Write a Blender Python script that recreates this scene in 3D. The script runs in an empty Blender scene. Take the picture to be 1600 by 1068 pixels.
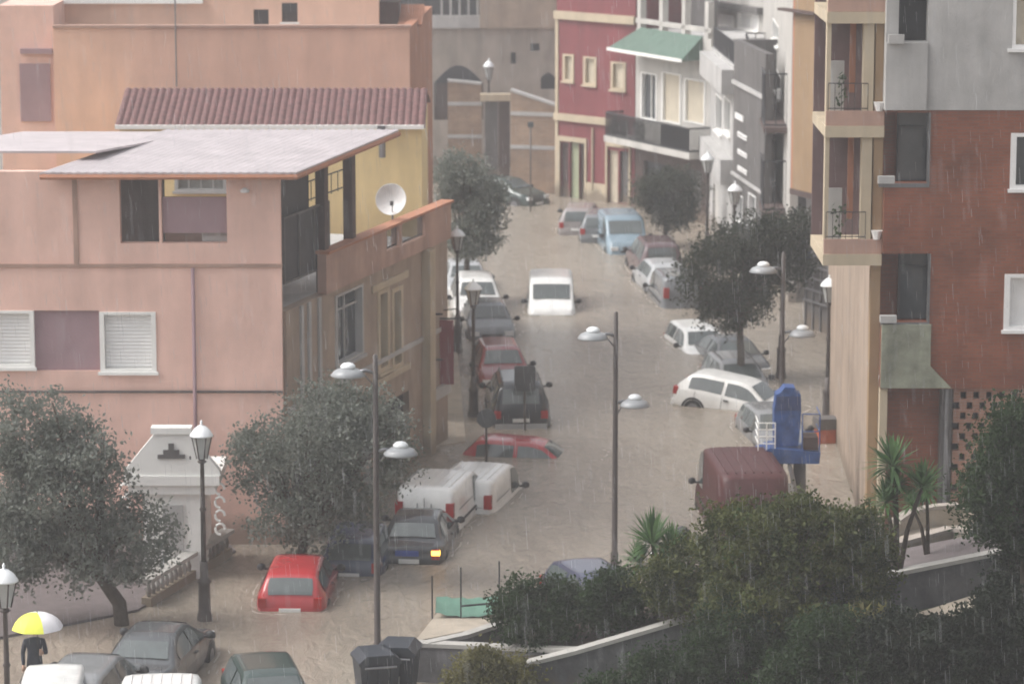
import bpy, math, random
import numpy as np
from mathutils import Vector, Matrix
random.seed(7)
rng = np.random.default_rng(11)
R = math.radians
SC = bpy.context.scene
COL = SC.collection

# ------------------------------------------------------------------ camera
FPX = 5000.0                       # focal length in pixels of a 1600 px wide frame
HC = 20.0                          # eye height over the flood water
TH = math.atan(904 / FPX)          # looking down
cd = bpy.data.cameras.new('camera'); cam = bpy.data.objects.new('camera', cd); COL.objects.link(cam)
cam.location = (0, 0, HC); cam.rotation_euler = (math.pi/2 - TH, 0, 0)
cd.sensor_width = 36; cd.lens = FPX / 1600 * 36; cd.clip_start = 0.5; cd.clip_end = 4000
cd.dof.use_dof = True; cd.dof.focus_distance = 55; cd.dof.aperture_fstop = 1.5
SC.camera = cam
# ------------------------------------------------------------------ sky and light
SUN_EL, SUN_AZ = R(50), R(-92)      # azimuth from +Y, negative to the left
w = bpy.data.worlds.new('World'); SC.world = w; w.use_nodes = True
nt = w.node_tree; bg = nt.nodes['Background']
sky = nt.nodes.new('ShaderNodeTexSky'); sky.sky_type = 'NISHITA'; sky.sun_disc = False
sky.sun_elevation = SUN_EL; sky.sun_rotation = SUN_AZ
sky.air_density = 1.0; sky.dust_density = 6.0; sky.ozone_density = 1.0; sky.altitude = 0
hs = nt.nodes.new('ShaderNodeHueSaturation'); hs.inputs['Saturation'].default_value = 0.22
nt.links.new(sky.outputs[0], hs.inputs['Color']); nt.links.new(hs.outputs[0], bg.inputs[0]); bg.inputs[1].default_value = 0.13
sl = bpy.data.lights.new('sun', 'SUN'); sl.energy = .85; sl.angle = R(30); sl.color = (1, .97, .93)
so = bpy.data.objects.new('sun', sl); COL.objects.link(so)
sdir = Vector((math.sin(SUN_AZ)*math.cos(SUN_EL), math.cos(SUN_AZ)*math.cos(SUN_EL), math.sin(SUN_EL)))
so.rotation_euler = (-sdir).to_track_quat('-Z', 'Y').to_euler(); so.location = (-40, 40, 60)
SC.view_settings.view_transform = 'Standard'; SC.view_settings.look = 'None'
SC.view_settings.exposure = 0.82; SC.view_settings.gamma = 1
SC.cycles.max_bounces = 6; SC.cycles.volume_bounces = 1; SC.cycles.transparent_max_bounces = 12
SC.cycles.sample_clamp_indirect = 4
HAZE_DENSITY = 0.0011

# ------------------------------------------------------------------ projection helpers
CF = Vector((0, math.cos(TH), -math.sin(TH))); CU = Vector((0, math.sin(TH), math.cos(TH))); CR = Vector((1, 0, 0))
def ray(u, v): return CF + CR*((u-800)/FPX) + CU*((534-v)/FPX)
def W(u, v, z=0.0):
    d = ray(u, v); t = (z-HC)/d.z; return Vector((d.x*t, d.y*t, z))
def atY(u, v, Y):
    d = ray(u, v); t = Y/d.y; return Vector((d.x*t, Y, HC + d.z*t))
def sc_at(p): return FPX / ((p - Vector((0, 0, HC))).dot(CF))

# ------------------------------------------------------------------ materials
MATS = {}
def nodes_mat(name):
    m = bpy.data.materials.new(name); m.use_nodes = True
    n = m.node_tree; return m, n, n.nodes['Principled BSDF']
def mat(name, col, rough=.6, var=.18, scale=1.2, bump=0.0, bscale=30, metal=0, streak=0.0, spec=.4, coat=0):
    if name in MATS: return MATS[name]
    m, n, b = nodes_mat(name)
    b.inputs['Roughness'].default_value = rough; b.inputs['Metallic'].default_value = metal
    b.inputs['Specular IOR Level'].default_value = spec
    b.inputs['Coat Weight'].default_value = coat; b.inputs['Coat Roughness'].default_value = .08
    tc = n.nodes.new('ShaderNodeTexCoord')
    if var > 0:
        no = n.nodes.new('ShaderNodeTexNoise'); no.inputs['Scale'].default_value = scale; no.inputs['Detail'].default_value = 6
        no.inputs['Roughness'].default_value = .65
        n.links.new(tc.outputs['Object'], no.inputs['Vector'])
        mr = n.nodes.new('ShaderNodeMapRange'); mr.inputs[1].default_value = .3; mr.inputs[2].default_value = .7
        mr.inputs[3].default_value = 1-var; mr.inputs[4].default_value = 1+var
        n.links.new(no.outputs[0], mr.inputs[0]); last = mr.outputs[0]
        if streak > 0:       # rain stains running down a wall
            mp = n.nodes.new('ShaderNodeMapping'); mp.inputs['Scale'].default_value = (1.3, 1.3, .2)
            n.links.new(tc.outputs['Object'], mp.inputs[0])
            n2 = n.nodes.new('ShaderNodeTexNoise'); n2.inputs['Scale'].default_value = 1.1; n2.inputs['Detail'].default_value = 8; n2.inputs['Distortion'].default_value = .6
            n.links.new(mp.outputs[0], n2.inputs['Vector'])
            m2 = n.nodes.new('ShaderNodeMapRange'); m2.inputs[1].default_value = .35; m2.inputs[2].default_value = .68
            m2.inputs[3].default_value = 1.04; m2.inputs[4].default_value = 1-streak
            n.links.new(n2.outputs[0], m2.inputs[0])
            mu = n.nodes.new('ShaderNodeMath'); mu.operation = 'MULTIPLY'
            n.links.new(last, mu.inputs[0]); n.links.new(m2.outputs[0], mu.inputs[1]); last = mu.outputs[0]
        mx = n.nodes.new('ShaderNodeVectorMath'); mx.operation = 'SCALE'; mx.inputs[0].default_value = col[:3]
        n.links.new(last, mx.inputs['Scale']); out = mx.outputs[0]
        if streak > 0:       # muddy tide mark left by the flood on the foot of the walls
            sp = n.nodes.new('ShaderNodeSeparateXYZ'); n.links.new(tc.outputs['Object'], sp.inputs[0])
            ma = n.nodes.new('ShaderNodeMath'); ma.operation = 'MULTIPLY_ADD'; ma.inputs[1].default_value = 1.3; n.links.new(no.outputs[0], ma.inputs[0]); n.links.new(sp.outputs[2], ma.inputs[2])
            mr3 = n.nodes.new('ShaderNodeMapRange'); mr3.inputs[1].default_value = .95; mr3.inputs[2].default_value = 1.35; mr3.inputs[3].default_value = .75; mr3.inputs[4].default_value = 0; n.links.new(ma.outputs[0], mr3.inputs[0])
            mt = n.nodes.new('ShaderNodeMix'); mt.data_type = 'RGBA'; mt.inputs[7].default_value = (.16,.125,.095,1)
            n.links.new(mr3.outputs[0], mt.inputs[0]); n.links.new(out, mt.inputs[6]); out = mt.outputs[2]
        n.links.new(out, b.inputs['Base Color'])
    else:
        b.inputs['Base Color'].default_value = (*col[:3], 1)
    if bump > 0:
        nb = n.nodes.new('ShaderNodeTexNoise'); nb.inputs['Scale'].default_value = bscale; nb.inputs['Detail'].default_value = 4
        n.links.new(tc.outputs['Object'], nb.inputs['Vector'])
        bu = n.nodes.new('ShaderNodeBump'); bu.inputs['Strength'].default_value = bump; bu.inputs['Distance'].default_value = .02
        n.links.new(nb.outputs[0], bu.inputs['Height']); n.links.new(bu.outputs[0], b.inputs['Normal'])
    MATS[name] = m; return m
def brick_mat(name, c1, c2, mortar, scale=1.0, bw=.25, bh=.075):
    m, n, b = nodes_mat(name); b.inputs['Roughness'].default_value = .3
    tc = n.nodes.new('ShaderNodeTexCoord'); sx = n.nodes.new('ShaderNodeSeparateXYZ'); n.links.new(tc.outputs['Object'], sx.inputs[0])
    ad = n.nodes.new('ShaderNodeMath'); ad.operation = 'ADD'; n.links.new(sx.outputs[0], ad.inputs[0]); n.links.new(sx.outputs[1], ad.inputs[1])
    cx = n.nodes.new('ShaderNodeCombineXYZ'); n.links.new(ad.outputs[0], cx.inputs[0]); n.links.new(sx.outputs[2], cx.inputs[1])
    br = n.nodes.new('ShaderNodeTexBrick'); br.inputs['Scale'].default_value = scale
    br.inputs['Brick Width'].default_value = bw; br.inputs['Row Height'].default_value = bh; br.inputs['Mortar Size'].default_value = .008
    br.inputs['Color1'].default_value = (*c1, 1); br.inputs['Color2'].default_value = (*c2, 1); br.inputs['Mortar'].default_value = (*mortar, 1)
    n.links.new(cx.outputs[0], br.inputs['Vector'])
    no = n.nodes.new('ShaderNodeTexNoise'); no.inputs['Scale'].default_value = .9; no.inputs['Detail'].default_value = 7
    n.links.new(tc.outputs['Object'], no.inputs['Vector'])
    mr = n.nodes.new('ShaderNodeMapRange'); mr.inputs[1].default_value = .3; mr.inputs[2].default_value = .7; mr.inputs[3].default_value = .72; mr.inputs[4].default_value = 1.25
    n.links.new(no.outputs[0], mr.inputs[0])
    mx = n.nodes.new('ShaderNodeVectorMath'); mx.operation = 'SCALE'; n.links.new(br.outputs[0], mx.inputs[0]); n.links.new(mr.outputs[0], mx.inputs['Scale'])
    n.links.new(mx.outputs[0], b.inputs['Base Color'])
    MATS[name] = m; return m
def leaf_mat(name, c1, c2, c3=None):
    m, n, b = nodes_mat(name); b.inputs['Roughness'].default_value = .55; b.inputs['Specular IOR Level'].default_value = .12
    g = n.nodes.new('ShaderNodeNewGeometry'); tc = n.nodes.new('ShaderNodeTexCoord')
    no = n.nodes.new('ShaderNodeTexNoise'); no.inputs['Scale'].default_value = 1.3; no.inputs['Detail'].default_value = 3
    n.links.new(tc.outputs['Object'], no.inputs['Vector'])
    a = n.nodes.new('ShaderNodeMath'); a.operation = 'MULTIPLY_ADD'; a.inputs[1].default_value = .45; n.links.new(g.outputs['Random Per Island'], a.inputs[0])
    m2 = n.nodes.new('ShaderNodeMapRange'); m2.inputs[1].default_value = .35; m2.inputs[2].default_value = .65; m2.inputs[3].default_value = 0; m2.inputs[4].default_value = .6
    n.links.new(no.outputs[0], m2.inputs[0]); n.links.new(m2.outputs[0], a.inputs[2])
    cr = n.nodes.new('ShaderNodeValToRGB'); cr.color_ramp.elements[0].color = (*c1, 1); cr.color_ramp.elements[1].color = (*c2, 1)
    if c3: e = cr.color_ramp.elements.new(.97); e.color = (*c3, 1); cr.color_ramp.elements[2 if False else 1].position = .86
    n.links.new(a.outputs[0], cr.inputs[0]); n.links.new(cr.outputs[0], b.inputs['Base Color'])
    tr = n.nodes.new('ShaderNodeBsdfTranslucent'); n.links.new(cr.outputs[0], tr.inputs[0]); ad = n.nodes.new('ShaderNodeAddShader')   # light passes through thin leaves
    n.links.new(b.outputs[0], ad.inputs[0]); n.links.new(tr.outputs[0], ad.inputs[1]); n.links.new(ad.outputs[0], n.nodes['Material Output'].inputs['Surface'])
    MATS[name] = m; return m
def paint(name, c, rough=.25):
    if name == 'maroon': return mat('paint_maroon', c, rough=.5, var=.25, scale=5.0)
    return mat('paint_'+name, c, rough=rough, var=.10, scale=3.0, coat=.5)

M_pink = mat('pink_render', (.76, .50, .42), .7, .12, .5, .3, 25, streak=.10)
M_pinkb = mat('salmon_render', (.42, .27, .215), .7, .16, .9, .3, 25, streak=.2)
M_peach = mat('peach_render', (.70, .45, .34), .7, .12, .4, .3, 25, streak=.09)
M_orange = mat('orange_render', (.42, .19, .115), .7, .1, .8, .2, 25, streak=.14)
M_mauve = mat('mauve_render', (.33, .22, .24), .7, .1, 1, .2, 25)
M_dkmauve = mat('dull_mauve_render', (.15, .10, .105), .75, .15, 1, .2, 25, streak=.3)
M_yellow = mat('yellow_render', (.80, .63, .33), .7, .08, 1, .2, 25, streak=.12)
M_cream = mat('cream_render', (.48, .40, .29), .7, .1, 1, .2, 25, streak=.15)
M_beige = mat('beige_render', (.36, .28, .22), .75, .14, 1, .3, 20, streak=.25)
M_ochre = mat('ochre_render', (.30, .20, .115), .7, .08, 1, .2, 25, streak=.1)
M_stone = mat('pale_grey_render', (.36, .315, .275), .75, .16, .8, .3, 20, streak=.25)
M_conc = mat('pale_concrete', (.44, .43, .42), .75, .13, 1, .3, 20, streak=.18)
M_moss = mat('mossy_plaster', (.25, .26, .20), .8, .3, 2.5, .4, 18, streak=.4)
M_redw = mat('red_render', (.20, .045, .052), .7, .12, 1, .2, 25, streak=.18)
M_white = mat('white_render', (.50, .48, .45), .7, .08, 1, .2, 25, streak=.2)
M_whitep = mat('white_paint', (.82, .81, .78), .5, .05, 2)
M_grey = mat('grey_render', (.12, .112, .11), .75, .15, 1, .3, 20, streak=.3)
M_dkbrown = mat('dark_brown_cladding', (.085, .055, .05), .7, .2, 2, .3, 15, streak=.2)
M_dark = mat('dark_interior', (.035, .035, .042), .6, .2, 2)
M_iron = mat('dark_iron', (.03, .03, .034), .5, .15, 5, metal=.3)
M_steel = mat('grey_steel', (.22, .22, .23), .4, .15, 4, metal=.7)
M_post = mat('brown_painted_post', (.075, .062, .058), .5, .2, 4)
M_glass = mat('window_glass', (.045, .052, .06), .08, .25, 1.5, spec=.8)
M_glass2 = mat('pale_curtained_glass', (.27, .27, .25), .25, .2, 2)
M_shut = mat('white_shutter', (.78, .77, .76), .5, .05, 2)
M_shutc = mat('cream_shutter', (.52, .46, .36), .5, .1, 2)
M_carglass = mat('car_glass', (.09, .105, .105), .05, .15, 3, spec=.9)
M_rubber = mat('rubber', (.02, .02, .02), .8, .2, 8)
M_trim = mat('black_plastic', (.025, .025, .028), .5, .2, 8)
M_chrome = mat('bright_metal', (.6, .6, .6), .2, .1, 8, metal=.9)
M_lamp_red = mat('tail_lens', (.35, .015, .012), .15, .1, 8)
M_lamp_wh = mat('headlamp_lens', (.75, .76, .76), .1, .1, 8)
M_plate = mat('plate', (.72, .72, .70), .4, .05, 8)
M_tile = mat('red_roof_tile', (.14, .068, .065), .7, .35, 5, .4, 20)
M_corr = mat('pale_corrugated_sheet', (.50, .45, .46), .45, .12, 1.2, streak=.1)
M_green = mat('green_roof_tile', (.085, .14, .11), .6, .2, 3, .3, 20)
M_tarp = mat('green_tarpaulin', (.10, .20, .15), .5, .15, 3)
M_blue = mat('blue_paint', (.03, .075, .23), .5, .35, 5)
M_bluedk = mat('dark_blue_tarpaulin', (.03, .05, .14), .6, .2, 4)
M_bark = mat('bark', (.075, .058, .045), .9, .3, 6, .6, 20)
M_soil = mat('soil', (.05, .036, .028), .95, .4, 4, .6, 12)
M_stonewall = mat('grey_stone_wall', (.10, .10, .105), .85, .3, 3, .5, 10, streak=.2)
M_coping = mat('white_coping', (.38, .365, .34), .7, .12, 4, .2, 20)
M_paving = mat('paving', (.13, .11, .11), .7, .2, 3, .3, 20)
M_pave2 = mat('beige_paving', (.36, .31, .25), .7, .2, 2, .3, 20)
M_brick = brick_mat('red_brick', (.235, .072, .038), (.19, .056, .03), (.16, .09, .065))
M_brickb = brick_mat('beige_brick', (.30, .20, .14), (.25, .17, .12), (.30, .25, .2), bw=.4, bh=.15)
M_cap = mat('sky_bright_lamp_cap', (.80, .82, .83), .25, .05, 5)  # pale colour stands in for sky reflected in the domed caps
M_lglass = mat('frosted_lamp_glass', (.42, .43, .42), .2, .1, 5)
M_shade = mat('grey_lamp_shade', (.30, .31, .32), .3, .1, 5)
L_dark = leaf_mat('dark_leaves', (.009, .012, .008), (.034, .040, .026))
L_veil = leaf_mat('veil_paled_leaves', (.055, .064, .052), (.12, .128, .112))  # left trees: leaf colour lifted to stand in for the whitish veil
L_mid = leaf_mat('mid_leaves', (.008, .016, .006), (.030, .054, .016), (.060, .066, .020))
L_shrub = leaf_mat('shrub_leaves', (.005, .010, .004), (.020, .036, .012))
L_unlit = leaf_mat('unlit_leaves', (.003, .005, .003), (.009, .014, .007))  # lack of light on the corner hedges put into near-black leaf colour
L_yucca = leaf_mat('yucca_leaves', (.02, .045, .018), (.07, .12, .045))
L_olive = leaf_mat('olive_leaves', (.03, .03, .012), (.12, .11, .04))

# ------------------------------------------------------------------ mesh helpers
class MB:
    def __init__(s, xf=None): s.v = []; s.f = []; s.xf = xf
    def add(s, vs, fs):
        b = len(s.v)
        if s.xf: vs = [s.xf(p) for p in vs]
        s.v += [tuple(p) for p in vs]; s.f += [tuple(i+b for i in f) for f in fs]
    def box(s, x0, x1, y0, y1, z0, z1):
        if x0 > x1: x0, x1 = x1, x0
        if y0 > y1: y0, y1 = y1, y0
        if z0 > z1: z0, z1 = z1, z0
        s.add([(x0,y0,z0),(x1,y0,z0),(x1,y1,z0),(x0,y1,z0),(x0,y0,z1),(x1,y0,z1),(x1,y1,z1),(x0,y1,z1)],
              [(0,3,2,1),(4,5,6,7),(0,1,5,4),(1,2,6,5),(2,3,7,6),(3,0,4,7)])
    def prism(s, pts, z0, z1):            # pts counter-clockwise xy; z1 may be a list
        n = len(pts); zt = z1 if isinstance(z1, (list, tuple)) else [z1]*n; zb = z0 if isinstance(z0, (list, tuple)) else [z0]*n
        s.add([(p[0],p[1],zb[i]) for i, p in enumerate(pts)] + [(p[0],p[1],zt[i]) for i, p in enumerate(pts)],
              [tuple(range(n-1,-1,-1)), tuple(range(n,2*n))] + [(i,(i+1)%n,n+(i+1)%n,n+i) for i in range(n)])
    def extr(s, pts, y0, y1):             # outline in xz, extruded along y
        n = len(pts)
        s.add([(p[0],y0,p[1]) for p in pts] + [(p[0],y1,p[1]) for p in pts],
              [tuple(range(n)), tuple(range(2*n-1,n-1,-1))] + [(i,n+i,n+(i+1)%n,(i+1)%n) for i in range(n)])
    def lathe(s, prof, seg=14, c=(0,0,0), sx=1, sy=1):
        vs = []; fs = []
        for r, z in prof:
            for k in range(seg):
                a = 2*math.pi*k/seg; vs.append((c[0]+sx*r*math.cos(a), c[1]+sy*r*math.sin(a), c[2]+z))
        for i in range(len(prof)-1):
            for k in range(seg):
                k2 = (k+1)%seg; fs.append((i*seg+k, i*seg+k2, (i+1)*seg+k2, (i+1)*seg+k))
        fs.append(tuple(range(seg-1,-1,-1))); fs.append(tuple((len(prof)-1)*seg+k for k in range(seg)))
        s.add(vs, fs)
    def tube(s, pts, r, seg=8):
        pts = [Vector(p) for p in pts]; rs = r if isinstance(r, (list, tuple)) else [r]*len(pts)
        vs = []; fs = []
        for i, p in enumerate(pts):
            d = (pts[min(i+1, len(pts)-1)] - pts[max(i-1, 0)]).normalized()
            a = d.cross(Vector((0,0,1)) if abs(d.z) < .9 else Vector((1,0,0))).normalized(); b = d.cross(a)
            for k in range(seg):
                t = 2*math.pi*k/seg; q = p + (a*math.cos(t) + b*math.sin(t))*rs[i]; vs.append(tuple(q))
        for i in range(len(pts)-1):
            for k in range(seg):
                k2 = (k+1)%seg; fs.append((i*seg+k, (i+1)*seg+k, (i+1)*seg+k2, i*seg+k2))
        fs.append(tuple(range(seg))); fs.append(tuple((len(pts)-1)*seg+k for k in range(seg-1,-1,-1)))
        s.add(vs, fs)
    def build(s, name, m, parent=None, smooth=False):
        me = bpy.data.meshes.new(name); me.from_pydata(s.v, [], s.f); me.materials.append(m); me.update()
        if smooth: me.polygons.foreach_set('use_smooth', [True]*len(me.polygons))
        o = bpy.data.objects.new(name, me); COL.objects.link(o)
        if parent is not None: o.parent = parent
        return o
def tag(o, label=None, cat=None, group=None, kind=None):
    if label: o['label'] = label
    if cat: o['category'] = cat
    if group: o['group'] = group
    if kind: o['kind'] = kind
    return o
def empty(name, loc, rz=0, label=None, cat=None, group=None):
    o = bpy.data.objects.new(name, None); COL.objects.link(o); o.location = loc; o.rotation_euler = (0, 0, rz)
    o.empty_display_size = .3
    return tag(o, label, cat, group)
def children(o): return [c for c in COL.objects if c.parent is o]
def copy_thing(root, loc, rz=0, label=None):
    def cp(o, parent):
        c = o.copy(); COL.objects.link(c)
        if parent is not None: c.parent = parent
        for ch in children(o):
            if ch is not c: cp(ch, c)
        return c
    r = cp(root, None); r.location = loc; r.rotation_euler = (0, 0, rz)
    if label: r['label'] = label
    return r

# ------------------------------------------------------------------ facades
class Face:
    """vertical plane of a building through world points A (left) and B (right); x along, y into the building"""
    def __init__(s, root, A, B):
        s.A = Vector((A[0], A[1])); s.B = Vector((B[0], B[1])); s.t = (s.B-s.A).normalized(); s.n = Vector((-s.t.y, s.t.x))
        s.L = (s.B-s.A).length; s.root = root; s.o = root.location
    def xf(s, p): return (s.A.x + s.t.x*p[0] + s.n.x*p[1] - s.o.x, s.A.y + s.t.y*p[0] + s.n.y*p[1] - s.o.y, p[2] - s.o.z)
    def mb(s): return MB(s.xf)
    def px(s, u, v, y=0):
        d = ray(u, v); a = s.A + s.n*y
        k = (a.x*s.n.x + a.y*s.n.y) / (d.x*s.n.x + d.y*s.n.y)
        p = Vector((d.x*k, d.y*k)) ; return ((p-s.A).dot(s.t), HC + d.z*k)
    def rect(s, u0, v0, u1, v1, y=0):
        a = s.px(u0, v0, y); b = s.px(u1, v1, y); return (min(a[0],b[0]), max(a[0],b[0]), min(a[1],b[1]), max(a[1],b[1]))
    def wall(s, m, x0, x1, z0, z1, holes=(), t=.3, y=0, name='wall', parent=None):
        hs_ = [(max(a,x0),min(b,x1),max(c,z0),min(d,z1)) for a,b,c,d in holes]
        hs_ = [h for h in hs_ if h[1]-h[0] > .02 and h[3]-h[2] > .02]
        xs = sorted({x0, x1, *[q for h in hs_ for q in h[:2]]}); zs = sorted({z0, z1, *[q for h in hs_ for q in h[2:]]})
        nx, nz = len(xs)-1, len(zs)-1
        solid = [[not any(h[0] <= (xs[i]+xs[i+1])/2 <= h[1] and h[2] <= (zs[j]+zs[j+1])/2 <= h[3] for h in hs_) for j in range(nz)] for i in range(nx)]
        vs = {}; V = []; F = []
        def vid(i, j, k):
            if (i,j,k) not in vs: vs[(i,j,k)] = len(V); V.append((xs[i], y+(t if k else 0), zs[j]))
            return vs[(i,j,k)]
        S = lambda i, j: 0 <= i < nx and 0 <= j < nz and solid[i][j]
        for i in range(nx):
            for j in range(nz):
                if not solid[i][j]: continue
                F.append((vid(i,j,0), vid(i+1,j,0), vid(i+1,j+1,0), vid(i,j+1,0)))
                F.append((vid(i,j,1), vid(i,j+1,1), vid(i+1,j+1,1), vid(i+1,j,1)))
                if not S(i-1,j): F.append((vid(i,j,0), vid(i,j+1,0), vid(i,j+1,1), vid(i,j,1)))
                if not S(i+1,j): F.append((vid(i+1,j,0), vid(i+1,j,1), vid(i+1,j+1,1), vid(i+1,j+1,0)))
                if not S(i,j-1): F.append((vid(i,j,0), vid(i,j,1), vid(i+1,j,1), vid(i+1,j,0)))
                if not S(i,j+1): F.append((vid(i,j+1,0), vid(i+1,j+1,0), vid(i+1,j+1,1), vid(i,j+1,1)))
        mb = s.mb(); mb.add(V, F); return mb.build(name, m, parent or s.root)
    def slab(s, name, m, x0, x1, y0, y1, z0, z1, parent=None):
        mb = s.mb(); mb.box(x0,x1,y0,y1,z0,z1); return mb.build(name, m, parent or s.root)
    def window(s, h, fm=None, gm=None, fr=.06, proud=.04, mull=1, depth=.18, name='window', sill=True, transom=False):
        fm = fm or M_shut; gm = gm or M_glass
        x0,x1,z0,z1 = h; mb = s.mb()
        a, b = depth-.06, depth
        if proud: a = -proud
        mb.box(x0-(.05 if proud else 0), x0+fr, a, b, z0, z1); mb.box(x1-fr, x1+(.05 if proud else 0), a, b, z0, z1)
        mb.box(x0+fr, x1-fr, a, b, z1-fr, z1); mb.box(x0+fr, x1-fr, a, b, z0, z0+fr)
        for k in range(mull):
            xc = x0 + (x1-x0)*(k+1)/(mull+1); mb.box(xc-.025, xc+.025, depth-.05, depth, z0+fr, z1-fr)
        if transom: mb.box(x0+fr, x1-fr, depth-.055, depth-.002, z0+(z1-z0)*.74, z0+(z1-z0)*.74+.05)
        w_ = mb.build(name, fm, s.root)
        s.slab('pane', gm, x0+.01, x1-.01, depth+.002, depth+.03, z0+.01, z1-.01, w_)
        if sill and proud: s.slab('sill', fm, x0-.1, x1+.1, -.12, -proud-.002, z0-.08, z0, w_)
        return w_
    def shutter(s, h, m=None, depth=.08, name='roller_shutter'):
        x0,x1,z0,z1 = h; mb = s.mb(); n = max(4, int((z1-z0)/.09)); dz = (z1-z0)/n
        for k in range(n):
            za = z0+k*dz; mb.add([(x0,depth,za),(x1,depth,za),(x1,depth-.018,za+dz*.5),(x0,depth-.018,za+dz*.5),(x1,depth,za+dz),(x0,depth,za+dz)], [(0,1,2,3),(3,2,4,5)])
        mb.box(x0, x1, depth+.03, depth+.06, z0, z1)
        return mb.build(name, m or M_shut, s.root)
    def railing(s, x0, x1, z0, z1, y=-.6, m=None, gap=.13, r=.013, ends=True, y1=0, name='railing'):
        mb = s.mb()
        segs = [((x0,y),(x1,y))] + ([((x0,y),(x0,y1)), ((x1,y),(x1,y1))] if ends else [])
        for (ax,ay),(bx,by) in segs:
            L = math.hypot(bx-ax, by-ay); n = max(1, int(L/gap))
            for zz in (z0+.06, z1): mb.tube([(ax,ay,zz),(bx,by,zz)], r*1.6, 4)
            for k in range(n+1):
                q = k/n; mb.tube([(ax+(bx-ax)*q, ay+(by-ay)*q, z0), (ax+(bx-ax)*q, ay+(by-ay)*q, z1)], r, 4)
        return mb.build(name, m or M_iron, s.root)

# ================================================================== SETTING
def sheet(name, m, pts, z, kind='structure'):
    mb = MB(); mb.add([(p[0], p[1], z) for p in pts], [tuple(range(len(pts)))]); return tag(mb.build(name, m), kind=kind)
M_ground = mat('ground_soil', (.16, .13, .10), .9, .25, .3, .4, 5)
sheet('ground', M_ground, [(-2500,-500),(2500,-500),(2500,3500),(-2500,3500)], -.65)
# muddy flood water
m, n, b = nodes_mat('muddy_water'); MATS['muddy_water'] = m
b.inputs['Roughness'].default_value = .17; b.inputs['Specular IOR Level'].default_value = .5
tc = n.nodes.new('ShaderNodeTexCoord'); mp = n.nodes.new('ShaderNodeMapping'); mp.inputs['Scale'].default_value = (.35, .12, 1); mp.inputs['Rotation'].default_value = (0,0,R(-14))
n.links.new(tc.outputs['Object'], mp.inputs[0])
no = n.nodes.new('ShaderNodeTexNoise'); no.inputs['Scale'].default_value = 1; no.inputs['Detail'].default_value = 8; no.inputs['Distortion'].default_value = 1.2
n.links.new(mp.outputs[0], no.inputs['Vector'])
cr = n.nodes.new('ShaderNodeValToRGB'); cr.color_ramp.elements[0].position = .3; cr.color_ramp.elements[1].position = .72
cr.color_ramp.elements[0].color = (.245, .205, .165, 1); cr.color_ramp.elements[1].color = (.335, .29, .235, 1)
n.links.new(no.outputs[0], cr.inputs[0])
m3 = n.nodes.new('ShaderNodeMapping'); m3.inputs['Scale'].default_value = (1.1, .28, 1); m3.inputs['Rotation'].default_value = (0,0,R(-16)); n.links.new(tc.outputs['Object'], m3.inputs[0])
n3 = n.nodes.new('ShaderNodeTexNoise'); n3.inputs['Scale'].default_value = 1.6; n3.inputs['Detail'].default_value = 9; n3.inputs['Roughness'].default_value = .7; n3.inputs['Distortion'].default_value = 2.2; n.links.new(m3.outputs[0], n3.inputs['Vector'])
c3_ = n.nodes.new('ShaderNodeValToRGB'); c3_.color_ramp.elements[0].position = .50; c3_.color_ramp.elements[1].position = .72; c3_.color_ramp.elements[1].color = (.32,.32,.32,1); n.links.new(n3.outputs[0], c3_.inputs[0])
mxf = n.nodes.new('ShaderNodeMix'); mxf.data_type = 'RGBA'; mxf.inputs[7].default_value = (.44,.40,.33,1); n.links.new(c3_.outputs[0], mxf.inputs[0]); n.links.new(cr.outputs[0], mxf.inputs[6]); n.links.new(mxf.outputs[2], b.inputs['Base Color'])
m2 = n.nodes.new('ShaderNodeMapping'); m2.inputs['Scale'].default_value = (1.2, .5, 1); m2.inputs['Rotation'].default_value = (0,0,R(-14)); n.links.new(tc.outputs['Object'], m2.inputs[0])
n1 = n.nodes.new('ShaderNodeTexNoise'); n1.inputs['Scale'].default_value = 2.2; n1.inputs['Detail'].default_value = 6; n1.inputs['Distortion'].default_value = .8; n.links.new(m2.outputs[0], n1.inputs['Vector'])
n2 = n.nodes.new('ShaderNodeTexNoise'); n2.inputs['Scale'].default_value = 26; n2.inputs['Detail'].default_value = 3; n.links.new(tc.outputs['Object'], n2.inputs['Vector'])
b1 = n.nodes.new('ShaderNodeBump'); b1.inputs['Strength'].default_value = .9; b1.inputs['Distance'].default_value = .13; n.links.new(n1.outputs[0], b1.inputs['Height'])
b2 = n.nodes.new('ShaderNodeBump'); b2.inputs['Strength'].default_value = .8; b2.inputs['Distance'].default_value = .03; n.links.new(n2.outputs[0], b2.inputs['Height'])
n.links.new(b1.outputs[0], b2.inputs['Normal']); n.links.new(b2.outputs[0], b.inputs['Normal'])
M_water = m
sheet('water', M_water, [(-120,30),(120,30),(120,200),(-120,200)], 0)

# ================================================================== BUILDINGS
def bld(name, loc, label, cat='building'):
    return empty(name, (loc[0], loc[1], 0), 0, label, cat)

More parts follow.
